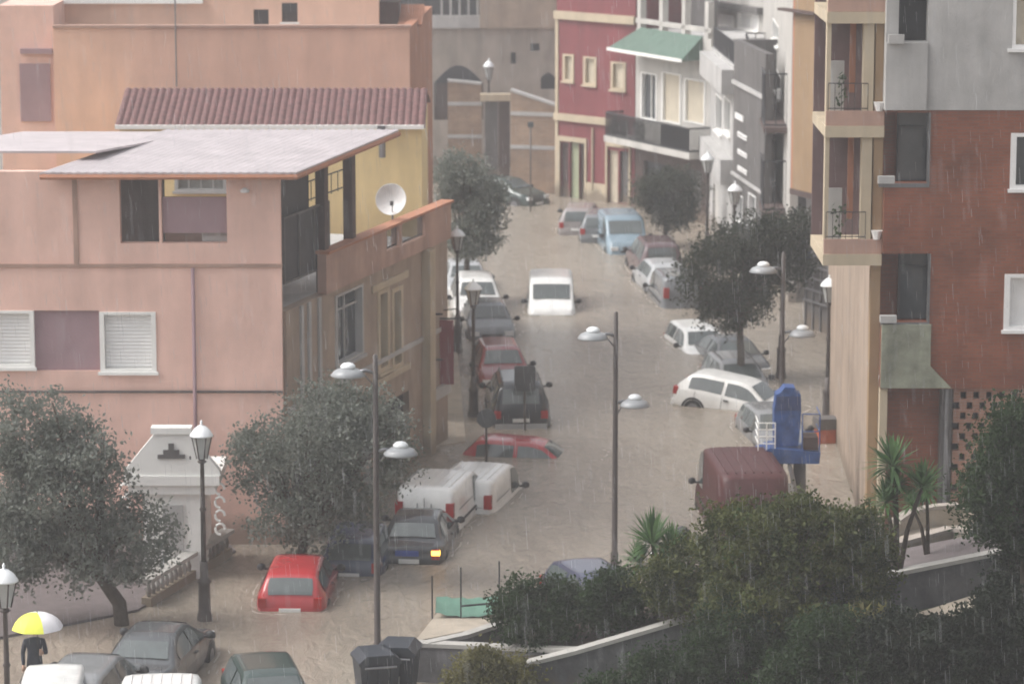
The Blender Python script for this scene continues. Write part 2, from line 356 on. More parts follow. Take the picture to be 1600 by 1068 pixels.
# ---- A: pink corner building on the left
CA = W(445, 850); CA = Vector((CA.x, CA.y)); LA = Vector((-22.0, CA.y)); RA = Vector(W(700, 686)[:2])
rA = bld('corner_house', CA, 'pink rendered corner building with large pale lean-to roof over its top terrace')
FA = Face(rA, LA, CA); SA = Face(rA, CA, RA)
Zfl = FA.px(445, 415)[1]; Zr = FA.px(445, 268)[1]; Zp = FA.px(445, 380)[1]
winL = FA.rect(-30, 485, 52, 573); winR = FA.rect(158, 487, 242, 580); pan = FA.rect(52, 485, 157, 579)
op1 = FA.rect(186, 276, 249, 380); op2 = FA.rect(251, 272, 355, 380)
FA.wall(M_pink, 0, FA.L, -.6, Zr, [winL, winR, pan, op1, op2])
for h in (winL, winR):
    FA.window(h, M_whitep, M_shut, fr=.07, mull=0, depth=.2); 
    FA.shutter((h[0]+.08, h[1]-.08, h[2]+.08, h[3]-.08), M_shut, depth=.15)
FA.slab('recessed_panel', M_mauve, pan[0]+.002, pan[1]-.002, .1, .16, pan[2]+.002, pan[3]-.002)
FA.slab('terrace_screen', M_grey, op1[0]-.1, op1[1]+.05, .9, 1.0, Zfl, Zr-.05)
FA.slab('parapet', M_mauve, op2[0]+.01, op2[1]-.01, .12, .25, op2[2]+.25, FA.px(300, 309)[1])
FA.slab('bench', M_conc, op2[0]+1.0, op2[1]-.02, .3, .7, op2[2]+.01, op2[2]+.3)
FA.slab('terrace_floor', M_pinkb, .3, FA.L-.3, .301, 6.5, Zp-.5, Zp-.3)
FA.slab('floor_moulding', M_pinkb, 0, FA.L+.03, -.05, -.002, Zfl-.03, Zfl+.05)
zc = FA.px(300, 611)[1]; mb = FA.mb(); mb.tube([(0,-.06,zc),(FA.L,-.06,zc)], .035, 6); mb.build('cable', M_post, rA)
x = FA.px(303, 500)[0]; mb = FA.mb(); mb.tube([(x,-.09,0),(x,-.09,Zfl-.05)], .05, 8); mb.build('drainpipe', M_mauve, rA, True)
x = FA.px(113, 300)[0]; FA.slab('terrace_pillar', M_pinkb, x, x+.12, -.03, -.001, Zfl+.05, Zr-.1)
mb = FA.mb(); mb.lathe([(.1,0),(.13,.05),(.05,.12)], 8, (FA.px(383,298)[0], -.1, FA.px(383,300)[1])); mb.build('wall_lamp', M_shut, rA, True)
# lean-to canopy
SL = SA.px(600, 260)[0]
zf = FA.px(300, 266)[1]; e = SA.t*SL; ex = Vector((e.x, e.y))
p0 = Vector(atY(62, 264, CA.y-.5)[:2]); p1 = Vector(atY(462, 264, CA.y-.5)[:2]); p2 = p1 + ex; p3 = p0 + ex*1.0
zb = atY(600, 203, p2.y).z
mb = MB(); ox, oy = CA.x, CA.y; nseg = 60
vs = []; fs = []
for k in range(nseg+1):     # corrugated: waves run along the slope
    q = k/nseg
    for pa, pb, z in ((p0, p1, zf), (p3, p2, zb)):
        p = pa.lerp(pb, q)
        for dz in (0, -.05): vs.append((p.x-ox, p.y-oy, z + dz + .025*(k%2)))
for k in range(nseg):
    a = k*4; b_ = a+4; fs += [(a, b_, b_+2, a+2), (a+1, a+3, b_+3, b_+1), (a, a+1, b_+1, b_), (a+2, b_+2, b_+3, a+3)]
fs += [(0,2,3,1), (nseg*4, nseg*4+1, nseg*4+3, nseg*4+2)]
mb.add(vs, fs); can = mb.build('canopy_roof', M_corr, rA)
mb = MB(); mb.tube([(p0.x-ox,p0.y-oy,zf-.11),(p1.x-ox,p1.y-oy,zf-.11),(p2.x-ox,p2.y-oy,zb-.11)], .075, 6); mb.build('eaves_beam', M_orange, rA)
# second lean-to further left
q0 = Vector(atY(-160, 250, CA.y+1.5)[:2]); q1 = Vector(atY(150, 250, CA.y+1.5)[:2]); zq = atY(100, 236, CA.y+1.5).z; zq2 = atY(100, 203, CA.y+8).z
mb = MB(); mb.add([(q0.x-ox,q0.y-oy,zq),(q1.x-ox,q1.y-oy,zq),(q1.x+2.2-ox,q1.y+7-oy,zq2-.1),(q0.x+2.2-ox,q0.y+7-oy,zq2-.1)]+
              [(q0.x-ox,q0.y-oy,zq-.06),(q1.x-ox,q1.y-oy,zq-.06),(q1.x+2.2-ox,q1.y+7-oy,zq2-.16),(q0.x+2.2-ox,q0.y+7-oy,zq2-.16)],
              [(0,1,2,3),(7,6,5,4),(0,4,5,1),(1,5,6,2),(2,6,7,3),(3,7,4,0)]); mb.build('side_roof', M_corr, rA)
# side facade along the street
zT = SA.px(698, 316)[1]; zB = SA.px(698, 372)[1]; xe = SA.L
x1s = SA.px(503, 400)[0]
hA = SA.rect(452, 340, 524, 415)
w1 = SA.rect(524, 462, 566, 552); w2 = SA.rect(590, 455, 607, 575); w3 = SA.rect(612, 452, 628, 570)
d1 = SA.rect(462, 470, 492, 640); d3 = SA.rect(640, 470, 652, 660)
g1 = SA.rect(455, 660, 560, 800); g2 = SA.rect(585, 640, 640, 745)
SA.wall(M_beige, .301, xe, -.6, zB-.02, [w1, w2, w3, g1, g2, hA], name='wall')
SA.wall(M_pinkb, x1s, xe, zB, zT, [SA.rect(598,358,618,384), SA.rect(622,347,658,368)], t=.25, y=-.12, name='parapet')
for h in (SA.rect(598,358,618,384), SA.rect(622,347,658,368)): SA.railing(h[0], h[1], h[2], h[3], y=-.02, ends=False, gap=.1)
SA.window(hA, M_grey, M_dark, mull=2, proud=0, depth=.2)
SA.window(w1, M_conc, M_glass, mull=1, transom=True)
for h in (w2, w3): SA.window(h, M_cream, M_glass2, fr=.12, mull=0)
SA.slab('window_surround', M_cream, w2[0]-.5, w3[1]+.5, -.055, -.003, w2[3]+.02, w2[3]+.22)
SA.slab('window_surround', M_cream, w2[0]-.5, w3[1]+.5, -.1, -.003, w2[2]-.3, w2[2]-.13)
for h in (g1, g2): SA.shutter(h, M_dark, depth=.2)
for u in (551, 508):
    x = SA.px(u, 300)[0]; SA.slab('terrace_pillar', M_dkbrown, x, x+.3, .02, .28, zB+.0, Zr+.1 if u == 551 else Zr)
SA.slab('roof_deck', M_conc, .3, xe-.02, .26, 5.0, zB-.3, zB-.021)
SA.slab('coping', M_orange, x1s, xe+.05, -.2, .2, zT+.002, zT+.07)
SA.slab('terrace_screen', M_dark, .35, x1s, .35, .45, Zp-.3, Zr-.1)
SA.railing(SA.px(503,300)[0], SA.px(575,300)[0], SA.px(540,300)[1]-.1, SA.px(540,274)[1], y=.5, ends=False, gap=.5)
x = SA.px(660, 560)[0]
SA.slab('shop_pillar', M_cream, x, x+.5, -.25, -.002, -.6, zB-.03)
SA.slab('shop_fascia', M_conc, x+.52, xe, -.1, -.003, SA.px(690, 618)[1], SA.px(690, 600)[1])
SA.slab('plinth', M_pinkb, .31, w1[1]+1, -.06, -.003, -.6, g1[2]-.3)
SA.slab('string_course', M_conc, .301, xe-.5, -.05, -.004, w1[2]-.55, w1[2]-.42)
for u in (468, 480, 496): 
    x = SA.px(u, 500)[0]; SA.slab('pilaster', M_conc, x, x+.18, -.06, -.003, w1[2]-.4, zB-.04)
# back and far walls
mb = MB(); bw = RA - CA
mb.prism([(RA.x-CA.x-.02, RA.y-CA.y), (RA.x-CA.x-.02, RA.y-CA.y+.3), (-16, RA.y-CA.y+.3), (-16, RA.y-CA.y)], -.6, zB-.4); mb.build('back_wall', M_pinkb, rA)
# vertical blade sign of the side street
xs_ = SA.px(668, 525)[0]
A2 = SA.xf((xs_, -.15, 0)); 
rS = empty('blade_sign', (A2[0]+CA.x, A2[1]+CA.y, 0), 0, 'tall white vertical sign with stacked small lettering beside the red banner', 'sign')
p = Vector(rS.location); s_ = sc_at(Vector((p.x,p.y,5)))
ztop = atY(655, 480, p.y).z; zbot = atY(655, 572, p.y).z
mb = MB(); wd = 28/s_; mb.box(-wd, 0, -.06, .06, zbot, ztop); mb.build('panel', M_shut, rS)
mb = MB()
for k in range(9):
    z = zbot + (ztop-zbot)*(k+.3)/9.2
    for xx in (-.44, -.2):
        mb.box(xx-.09, xx+.09, -.064, -.0605, z, z+.028); mb.box(xx-.09, xx-.05, -.0642, -.0606, z+.03, z+.10)
        if k % 2: mb.box(xx+.04, xx+.08, -.0642, -.0606, z+.03, z+.10)
mb.build('lettering', M_grey, rS)
mb = MB(); mb.tube([(-.1,0,ztop-.2),(.3,0,ztop-.2)], .03, 6); mb.tube([(-.1,0,zbot+.2),(.3,0,zbot+.2)], .03, 6); mb.build('bracket', M_iron, rS)
xb = SA.px(688, 540)[0]; A3 = SA.xf((xb, -.1, 0)); rB = empty('banner', (A3[0]+CA.x, A3[1]+CA.y, 0), 0, 'dark red hanging shop banner on the far end of the pink building', 'banner')
y3 = rB.location.y; z0_, z1_ = atY(688, 600, y3).z, atY(688, 500, y3).z; s_ = sc_at(Vector((rB.location.x, y3, 4)))
mb = MB(); mb.box(-16/s_, 16/s_, -.03, .03, z0_, z1_); mb.build('cloth', M_redw, rB)
mb = MB(); mb.tube([(-.35,0,z1_+.05),(.45,0,z1_+.05)], .03, 6); mb.tube([(.0,0,z1_+.3),(.45,0,z1_+.35)], .02, 6); mb.build('bracket', M_iron, rB)
# satellite dish
pd = SA.xf((SA.px(613, 312, .2)[0], .2, 0)); pdw = Vector((pd[0]+CA.x, pd[1]+CA.y, 0)); pc = atY(613, 312, pdw.y); pdw.z = zT+.07
rD = empty('satellite_dish', (pc.x, pc.y, pc.z), 0, 'round white satellite dish on the parapet of the pink building', 'satellite dish')
sd = 25/sc_at(pc)
mb = MB(); prof = [(sd*q, .16*q*q) for q in (.001,.2,.4,.6,.8,.95,1)] + [(sd*1.0,.14),(sd*.95,.11),(.001,-.02)]
mb.lathe(prof, 24); dsh = mb.build('dish', M_shut, rD, True); dsh.rotation_euler = (R(78), 0, R(-14))
mb = MB(); mb.tube([(0,.05,0),(0,.2,-.25),(0,.2,zT-pc.z)], .03, 8); mb.build('mast', M_steel, rD)
mb = MB(); mb.tube([(0,-.1,-sd*.9),(.02,-.42,-.05)], .015, 6); mb.box(-.05,.05,-.5,-.38,-.1,.02); mb.build('receiver', M_steel, rD)

# ---- B: yellow house with tiled roof
YB = 96.5; LB = Vector(atY(188, 250, YB)[:2]); RB = Vector(atY(659, 250, YB)[:2])
rY = bld('yellow_house', LB, 'yellow house with red barrel-tiled roof behind the terrace canopy', 'house')
FB = Face(rY, LB, RB); zt = FB.px(400, 200)[1]
hB = FB.rect(275, 272, 352, 298)
FB.wall(M_yellow, 0, FB.L, -.6, zt, [hB]); FB.window(hB, M_conc, M_glass2, mull=3, depth=.12)
FB.slab('side_wall', M_yellow, FB.L-.3, FB.L-.001, .301, 7, -.6, zt)
FB.slab('side_wall', M_yellow, .001, .3, .301, 7, -.6, zt)
FB.slab('gutter', M_whitep, -.1, FB.L+.08, -.36, -.2, zt+.0, zt+.12)
zri = FB.px(400, 137, 2.6)[1]
mb = FB.mb(); N = 44; vs=[]; fs=[]
for k in range(N*6+1):
    x = -.12 + (FB.L+.24)*k/(N*6); h_ = .055*abs(math.sin(math.pi*k/6))
    vs += [(x,-.32,zt+.06+h_), (x,2.6,zri-.05+h_), (x,-.32,zt+.03), (x,2.6,zri-.08)]
for k in range(N*6):
    a=k*4; b_=a+4; fs += [(a,b_,b_+1,a+1),(a+2,a+3,b_+3,b_+2),(a,a+2,b_+2,b_)]
mb.add(vs, fs); mb.build('roof', M_tile, rY)
mb = FB.mb(); mb.add([(-.1,2.6,zri-.08),(FB.L+.1,2.6,zri-.08),(FB.L+.1,7.2,zt+.02),(-.1,7.2,zt+.02)], [(0,1,2,3)]); mb.build('roof_back', M_tile, rY)
x = FB.px(598, 200)[0]; mb = FB.mb(); mb.tube([(x,-.5,zt-.0),(x,-.5,FB.px(598,243)[1])], .1, 8); mb.box(x-.14,x+.1,-.62,-.38,zt-.1,zt+.12); mb.build('downpipe', M_steel, rY)

# ---- C: peach building behind
YC = 104.2; LC = Vector(atY(-60, 100, YC)[:2]); RC = Vector(atY(640, 100, YC)[:2]); RC2 = Vector(W(676, 330, 8)[:2])
e_ = atY(676, 200, YC+9.5)
rC = bld('apartment_house', LC, 'large peach rendered block behind the tiled roof, upper storey set back')
FC = Face(rC, LC, RC); zt = FC.px(400, 44)[1]; hC = FC.rect(30, 95, 80, 190)
xs0 = FC.px(84, 100)[0]
FC.wall(M_peach, xs0, FC.L, -.6, zt, name='wall')
FC.slab('coping', M_pinkb, xs0, FC.L+.05, -.06, .34, zt+.002, zt+.09)
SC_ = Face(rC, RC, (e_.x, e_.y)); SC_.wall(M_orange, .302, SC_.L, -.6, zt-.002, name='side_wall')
FC.slab('side_block', M_pink, 1.2, xs0-.02, .3, 3.0, -.6, FC.px(60, 10)[1])
h2 = FC.rect(30, 100, 80, 190, .2); FC.slab('recessed_panel', M_mauve, h2[0], h2[1], .24, .297, h2[2], h2[3])
h2 = FC.rect(32, 76, 82, 84, .2); FC.slab('ledge', M_mauve, h2[0], h2[1], .1, .297, h2[2], h2[3])
FC.slab('roof_terrace', M_conc, xs0+.01, FC.L-.3, .31, 8.5, zt-.5, zt-.35)
yb = 3.0; zu = FC.px(400, -60, yb)[1]
hh = [FC.rect(396,15,420,44,yb), FC.rect(440,5,465,35,yb)]; x9 = FC.px(592, 20, yb)[0]; x8 = FC.px(92, 20, yb)[0]
FC.wall(M_peach, x8, x9, zt-.4, zu, hh, y=yb, name='upper_wall')
for h in hh:
    w_ = FC.slab('window', M_whitep, h[0]-.06, h[1]+.06, yb-.03, yb-.003, h[2]-.06, h[2]); FC.slab('pane', M_glass, h[0], h[1], yb+.15, yb+.18, h[2], h[3], w_)
FC.slab('upper_side_wall', M_peach, x9-.3, x9, yb+.301, yb+5, zt-.4, zu)
FC.slab('eaves', M_whitep, x8-.2, FC.px(318,20,yb)[0], yb-.3, yb-.003, FC.px(200, 5, yb)[1], FC.px(200, -3, yb)[1])
xa = FC.px(590,20,yb)[0]; xbb = FC.px(622,20,yb)[0]; FC.slab('stair_head', M_dkbrown, xa+.02, xbb, yb+.5, yb+3, zt-.4, FC.px(600,5,yb)[1])
mb = FC.mb(); xr = FC.px(660,20,yb)[0]; zr0 = FC.px(640, 40, yb)[1]; zr1 = FC.px(640, 12, yb+2)[1]
for k in range(10):
    xk = xbb + .03 + (xr-xbb)*k/10; mb.tube([(xk, yb, zr0), (xk, yb+3, zr1)], .05, 6)
mb.build('tiled_ridge', M_orange, rC)
mb = FC.mb(); xx = FC.px(275, 60)[0]; mb.tube([(xx,-.1,FC.px(275,135)[1]),(xx,-.1,zt+3)], .025, 6); mb.build('aerial_mast', M_steel, rC)

# ---- D: beige arched building at the far end of the street
YD = 160; LD = Vector(atY(560, 100, YD)[:2]); RD = Vector(atY(885, 100, YD)[:2])
rDd = bld('arched_building', LD, 'pale grey building with a dark arched opening, closing the far end of the street')
FD = Face(rDd, LD, RD); zt = FD.px(800, 44)[1]; zt2 = FD.px(800,-30)[1]
arc = FD.rect(678, 130, 755, 188); FD.wall(M_stone, 0, FD.L, -.6, zt, [arc, FD.rect(845,122,868,140), FD.rect(829,68,843,80), FD.rect(798,82,806,100)])
def archfill(F_, h, m, y=0):
    x0,x1,z0,z1 = h; xc=(x0+x1)/2; r=(x1-x0)/2; mb = F_.mb(); pts=[(x0,z1)]
    for k in range(13):
        a = math.pi - math.pi*k/12; pts.append((xc+r*math.cos(a), z1+r*.72*math.sin(a)))
    pts = [(xc-r+2*r*k/12, z1+r*.72*math.sin(math.pi*k/12)) for k in range(13)]
    mb.extr(pts, -.03, -.002); return mb.build('arch', m, F_.root)
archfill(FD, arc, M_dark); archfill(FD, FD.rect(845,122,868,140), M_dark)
FD.slab('arch_shutter', M_dkbrown, arc[0], arc[1], .2, .25, arc[2], arc[3])
for h in (FD.rect(829,68,843,80), FD.rect(798,82,806,100), FD.rect(845,122,868,140)): FD.slab('vent', M_dark, h[0], h[1], .15, .2, h[2], h[3])
FD.slab('upper_wall', M_beige, FD.px(750,20)[0], FD.L, -.25, .3, zt+.004, zt2)
FD.slab('glazed_gallery', M_glass, FD.px(600,20)[0], FD.px(749,20)[0], .1, .3, FD.px(700,24)[1], zt2)
mb = FD.mb()
for u in range(690, 750, 14):
    x = FD.px(u,10)[0]; mb.box(x-.05, x+.05, .0, .098, FD.px(700,24)[1], zt2)
mb.box(0, FD.px(749,20)[0], -.2, .29, zt+.004, FD.px(700,25)[1]); mb.build('gallery_frame', M_conc, rDd)
FD.slab('roof_slab', M_conc, 0, FD.L, .3, 10, zt2, zt2+.3)
# brick yard walls in front of it
def yardwall(name, pts, ztops, label, m, bands=(), doors=()):
    r = empty(name, (pts[0].x, pts[0].y, 0), 0, label, 'wall')
    F_ = Face(r, pts[0][:2], pts[1][:2]); mb = F_.mb(); L = F_.L
    mb.add([(0,0,-.6),(L,0,-.6),(L,.3,-.6),(0,.3,-.6),(0,0,ztops[0]),(L,0,ztops[1]),(L,.3,ztops[1]),(0,.3,ztops[0])],
           [(0,3,2,1),(4,5,6,7),(0,1,5,4),(1,2,6,5),(2,3,7,6),(3,0,4,7)]); mb.build('brickwork', m, r)
    for zb_ in bands: F_.slab('band', M_conc, 0, L, -.04, -.002, zb_, zb_+.18)
    mb = F_.mb(); mb.add([(0,-.06,ztops[0]+.004),(L,-.06,ztops[1]+.004),(L,.36,ztops[1]+.004),(0,.36,ztops[0]+.004),(0,-.06,ztops[0]+.12),(L,-.06,ztops[1]+.12),(L,.36,ztops[1]+.12),(0,.36,ztops[0]+.12)],
           [(0,3,2,1),(4,5,6,7),(0,1,5,4),(1,2,6,5),(2,3,7,6),(3,0,4,7)]); mb.build('coping', M_conc, r)
    return r, F_
Pa = W(798, 300); Pb = W(873, 303)
Yp = Pa.y; yardwall('brick_wall', (Pa, Pb), (atY(798,143,Pa.y).z, atY(873,168,Pb.y).z), 'tall beige brick yard wall with pale bands beside the red house', M_brickb,
   (atY(800,180,Yp).z, atY(800,232,Yp).z))
Pc = W(700, 275); Pd = W(753, 275); yardwall('garden_wall', (Pc, Pd), (atY(705,128,Pc.y).z, atY(752,133,Pd.y).z), 'beige brick wall panel below the arched building, left of the dark gateway', M_brickb,
   (atY(705,165,Pc.y).z, atY(705,216,Pc.y).z))
Pe = W(757, 285); Pf = W(797, 285); r = empty('gateway', (Pe.x,Pe.y,0), 0, 'dark gateway with a pale lintel between two brick walls', 'gate')
Fg = Face(r, Pe[:2], Pf[:2]); zl = Fg.px(775,158)[1]; Fg.slab('gate_leaf', M_dkbrown, Fg.L*.55, Fg.L-.02, .1, .16, -.6, zl); Fg.slab('gate_leaf', M_grey, .02, Fg.L*.53, .3, .36, -.6, zl)
Fg.slab('lintel', M_cream, -.2, Fg.L+.1, -.1, .4, zl+.002, Fg.px(775,147)[1])

# ---- E: red house
Eb0 = W(869, 306); Eb1 = W(991, 322)
rE = bld('red_house', Eb0, 'dark red house with cream window surrounds and cream cornice bands', 'house')
FE = Face(rE, Eb0[:2], Eb1[:2]); zt = FE.px(930, -60)[1]
ws = [FE.rect(881,84,896,128), FE.rect(913,88,931,134), FE.rect(956,96,977,142)]
dr = [FE.rect(876,222,888,310), FE.rect(890,222,904,312), FE.rect(905,224,914,312), FE.rect(950,234,965,318), FE.rect(968,236,982,318)]
FE.wall(M_redw, 0, FE.L, -.6, zt, ws+dr)
for h in ws: FE.window(h, M_cream, M_shutc, fr=.1, mull=0, depth=.12)
for k, h in enumerate(dr): FE.slab('door', [M_dkbrown, mat('pale_green_door', (.33,.36,.24), .6), M_dkbrown, M_shutc, M_grey][k], h[0]+.01, h[1]-.01, .15, .2, h[2], h[3])
zz = FE.px(868, 176)[1]; FE.slab('cornice', M_cream, -.05, FE.L*.72, -.16, -.003, zz-.32, zz+.0)
zz = FE.px(868, 24)[1]; FE.slab('cornice', M_cream, -.05, FE.L+.02, -.16, -.003, zz-.15, zz+.22)
FE.slab('corner_trim', M_cream, -.04, .14, -.05, -.0035, -.6, zz-.16)
for a, b_ in ((dr[0][0]-.12, dr[2][1]+.12), (dr[3][0]-.12, dr[4][1]+.15)):
    FE.slab('door_surround', M_cream, a, b_, -.07, -.003, dr[1][3]+.02, dr[1][3]+.25)
    FE.slab('door_surround', M_cream, a, a+.11, -.07, -.0032, -.6, dr[1][3]+.018); FE.slab('door_surround', M_cream, b_-.11, b_, -.07, -.0032, -.6, dr[1][3]+.018)
FE.slab('plinth', M_cream, dr[2][1]+.13, dr[3][0]-.13, -.06, -.0034, -.6, FE.px(930,286)[1])
x = FE.px(927,230)[0]; mb = FE.mb(); mb.tube([(x,-.06,.5),(x,-.06,FE.px(927,200)[1])], .05, 6); mb.build('drainpipe', M_cream, rE)
FE.slab('gable_wall', M_redw, .002, .3, .301, 7, -.6, zt); FE.slab('gable_wall', M_redw, FE.L-.3, FE.L-.002, .301, 7, -.6, zt)
FE.slab('roof_slab', M_tile, 0, FE.L, .3, 7, zt, zt+.2)

# ---- F: white house with green roof
Fb0 = W(991, 323); Fb1 = W(1108, 352)
rF = bld('white_house', Fb0, 'white house with green tiled awning roof and a long railed balcony with plants', 'house')
FF = Face(rF, Fb0[:2]+Vector((.02,0)) if False else Vector(Fb0[:2])+Vector((.03,0)), Vector(Fb1[:2]))
ws = [FF.rect(1003,112,1026,190), FF.rect(1036,112,1063,195), FF.rect(1071,122,1101,196)]
zfl = FF.px(991, 212)[1]; ztF = FF.px(991, 62)[1]; ztt = FF.px(991, 2)[1]
gw = FF.rect(1072, 262, 1095, 330)
FF.wall(M_white, 0, FF.L, zfl, ztt-1.2, ws)
FF.window(ws[0], M_whitep, M_glass, mull=1, depth=.15, sill=False); 
for h in ws[1:]: FF.window(h, M_whitep, M_glass2, mull=0, fr=.05, depth=.15, sill=False); FF.shutter((h[0]+.06,h[1]-.06,h[2]+.06,h[3]-.06), M_shutc, depth=.1)
FF.wall(M_dkbrown, 0, FF.L, -.6, zfl-.3, [gw, FF.rect(1005,250,1050,350)], name='shopfront')
FF.slab('shop_door', M_grey, gw[0], gw[1], .2, .25, gw[2], gw[3]); h = FF.rect(1005,250,1050,350); FF.slab('shop_door', M_dark, h[0], h[1], .2, .25, h[2], h[3])
FF.slab('balcony_slab', M_white, -1.0, FF.L+.1, -1.1, .3, zfl-.29, zfl-.005)
FF.railing(-.9, FF.L, zfl, zfl+1.05, y=-1.05, r=.024, gap=.11)
FF.slab('railing_mesh', M_iron, FF.L*.62, FF.L-.05, -1.02, -1.0, zfl+.08, zfl+1.0)
for xc in (-.6,-.2,.5,1.6,2.1):
    mb = FF.mb()
    for k in range(170):
        c = Vector((xc+random.uniform(-.2,.2), -.85+random.uniform(-.12,.12), zfl+.1+random.uniform(0,.75))); d = Vector([random.uniform(-.09,.09) for _ in range(3)]); e2 = Vector([random.uniform(-.06,.06) for _ in range(3)])
        mb.add([c, c+d, c+d+e2, c+e2], [(0,1,2,3)])
    mb.build('balcony_plant', L_dark, rF)
zz0 = ztF-.35; yO = -1.15
mb = FF.mb(); a0 = -.55; a1 = FF.L*.92
mb.add([(a0,yO,zz0),(a1,yO,zz0),(a1-.2,.0,zz0+.95),(a0+1.0,.0,zz0+.95),(a0,yO,zz0-.08),(a1,yO,zz0-.08),(a1-.2,-.003,zz0-.08),(a0+1.0,-.003,zz0-.08)],
       [(0,1,2,3),(7,6,5,4),(0,4,5,1),(1,5,6,2),(3,7,4,0)]); mb.build('awning_roof', M_green, rF)
FF.slab('fascia', M_whitep, a0-.02, a1+.02, yO-.06, yO-.003, zz0-.12, zz0+.02)
for k in range(4): 
    x = FF.L*(.02+.3*k); FF.slab('terrace_pillar', M_white, x, x+.3, -.02, .28, ztt-1.2, ztt+.4)
FF.slab('terrace_rail', M_white, 0, FF.L, -.02, .2, ztt-.95, ztt-.75)
FF.slab('terrace_back_wall', M_grey, 0, FF.L*.4, 2.5, 2.7, ztt-1.3, ztt+1.5)
FF.slab('roof_slab', M_conc, 0, FF.L, .301, 7, ztt-1.5, ztt-1.25)
FF.slab('gable_wall', M_white, .002, .3, .301, 7, -.6, ztt-1.5)
# side facade of F (turns along the street to the right, nearer)
S0 = Vector(Fb1[:2]); S1 = Vector(W(1143, 400)[:2])
FS = Face(rF, S0, S1); hs_ = [FS.rect(1119,146,1128,212), FS.rect(1132,150,1141,214)]; hg = FS.rect(1114,285,1122,365)
FS.wall(M_conc, .01, FS.L, -.6, FS.px(1125,85)[1], hs_+[hg], name='corner_wall')
for h in hs_: FS.window(h, M_whitep, M_glass, mull=0, fr=.05, proud=.02)
FS.slab('door', M_white, hg[0], hg[1], .1, .15, hg[2], hg[3])
zq = FS.px(1125,232)[1]; FS.slab('balcony', M_conc, .05, FS.L-.05, -.5, -.003, zq-.9, zq+.1)
zq = FS.px(1125,95)[1]; FS.slab('balcony', M_conc, .05, FS.L-.05, -.5, -.003, zq-.9, zq+.1)
FS.railing(.1, FS.L-.1, FS.px(1125,85)[1], FS.px(1125,85)[1]+.9, y=.1, ends=False)

# ---- G: grey building with signs
G0 = S1; G1 = Vector(W(1192, 440)[:2]); rG = bld('grey_house', G0, 'grey rendered house with a column of small white signs on its wall', 'house')
FG = Face(rG, G0, G1); ztg = FG.px(1143, 60)[1]
hg = [FG.rect(1150,300,1160,350), FG.rect(1170,300,1180,360)]
FG.wall(M_grey, .02, FG.L, -.6, ztg, hg)
for h in hg: FG.window(h, M_shut, M_glass, mull=0, proud=.02)
for k, v in enumerate((175, 205, 232, 258)):
    h = FG.rect(1154 if k else 1150, v, 1168 if k else 1162, v+16); q = FG.slab('wall_sign', M_shut, h[0], h[1], -.05, -.003, h[2], h[3])
    if k: FG.slab('sign_face', M_grey, h[0]+.08, h[1]-.08, -.056, -.052, h[2]+.08, h[3]-.08, q)
FG.slab('string_course', M_conc, .03, FG.L, -.1, -.003, FG.px(1143,128)[1], FG.px(1143,122)[1])
FG.slab('string_course', M_conc, .03, FG.L, -.1, -.003, FG.px(1143,270)[1], FG.px(1143,266)[1])
FG.slab('end_wall', M_grey, .02, .3, .3, 6, -.6, ztg)
# ---- H: white block above/behind the green roofed house, and stepped white gable with balconies
H0 = atY(1085, 60, 150); H1 = atY(1192, 60, 143); rH = bld('white_block', H0, 'tall white apartment block with shuttered windows rising behind the grey house')
FH = Face(rH, H0[:2], H1[:2]); hs_ = [FH.rect(1108,18,1146,48), FH.rect(1154,18,1185,50), FH.rect(1108,75,1140,100)]
FH.wall(M_white, 0, FH.L, -.6, FH.px(1140,-70)[1], hs_)
for h in hs_: FH.window(h, M_whitep, M_shut, mull=1, depth=.15)
FH.slab('cornice', M_grey, 0, FH.L, -.35, -.003, FH.px(1140,14)[1], FH.px(1140,4)[1])
FH.slab('roof_slab', M_conc, 0, FH.L, .3, 8, FH.px(1140,-70)[1]+.002, FH.px(1140,-70)[1]+.3)
K0 = Vector(H1[:2]); K1 = Vector(atY(1238, 60, 119)[:2]); FK = Face(rH, K0, K1)
hk = [FK.rect(1208,28,1216,75), FK.rect(1197,100,1204,150), FK.rect(1212,105,1220,155), FK.rect(1205,185,1213,215), FK.rect(1205,245,1213,290)]
FK.wall(M_white, .01, FK.L, -.6, FK.px(1200,-60)[1], hk, name='side_wall')
for h in hk: FK.window(h, M_whitep, M_glass, mull=0, proud=.02)
for v in (160, 288):
    z = FK.px(1212, v)[1]; FK.slab('balcony_slab', M_dkbrown, FK.L*.08, FK.L*.9, -.9, -.003, z-.2, z); FK.railing(FK.L*.1, FK.L*.88, z, z+1.9 if v == 288 else z+2.0, y=-.85, gap=.4, r=.02)
# ---- J: ochre building
J0 = Vector(atY(1240, 150, 113)[:2]); J1 = Vector(atY(1300, 150, 110.5)[:2]); rJ = bld('ochre_building', J0, 'ochre rendered block overhanging a dark ground floor beside the brick building')
FJ = Face(rJ, J0, J1); zb_ = FJ.px(1260, 300)[1]
FJ.wall(M_ochre, 0, FJ.L, zb_, FJ.px(1260,-80)[1])
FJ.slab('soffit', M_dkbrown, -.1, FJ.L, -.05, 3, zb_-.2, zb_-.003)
FJ.slab('ground_floor', M_grey, -.4, FJ.L+1, .8, 1.0, -.6, zb_-.201)
FJ.slab('side_wall', M_orange, -.12, -.002, .0, 4, zb_, FJ.px(1260,-80)[1])
h = FJ.rect(1226,12,1283,24); FJ.slab('sign_beam', M_dkbrown, h[0], h[1], -.3, -.003, h[2], h[3])
mb = FJ.mb()
for k in range(7):
    z = 1.0+k*.42; mb.box(-.3, FJ.L+.8, .68, .74, z, z+.07)
for k in range(6): mb.box(-.3+k*.55, -.24+k*.55, .742, .78, 0, 3.8)
mb.build('security_grille', M_steel, rJ)
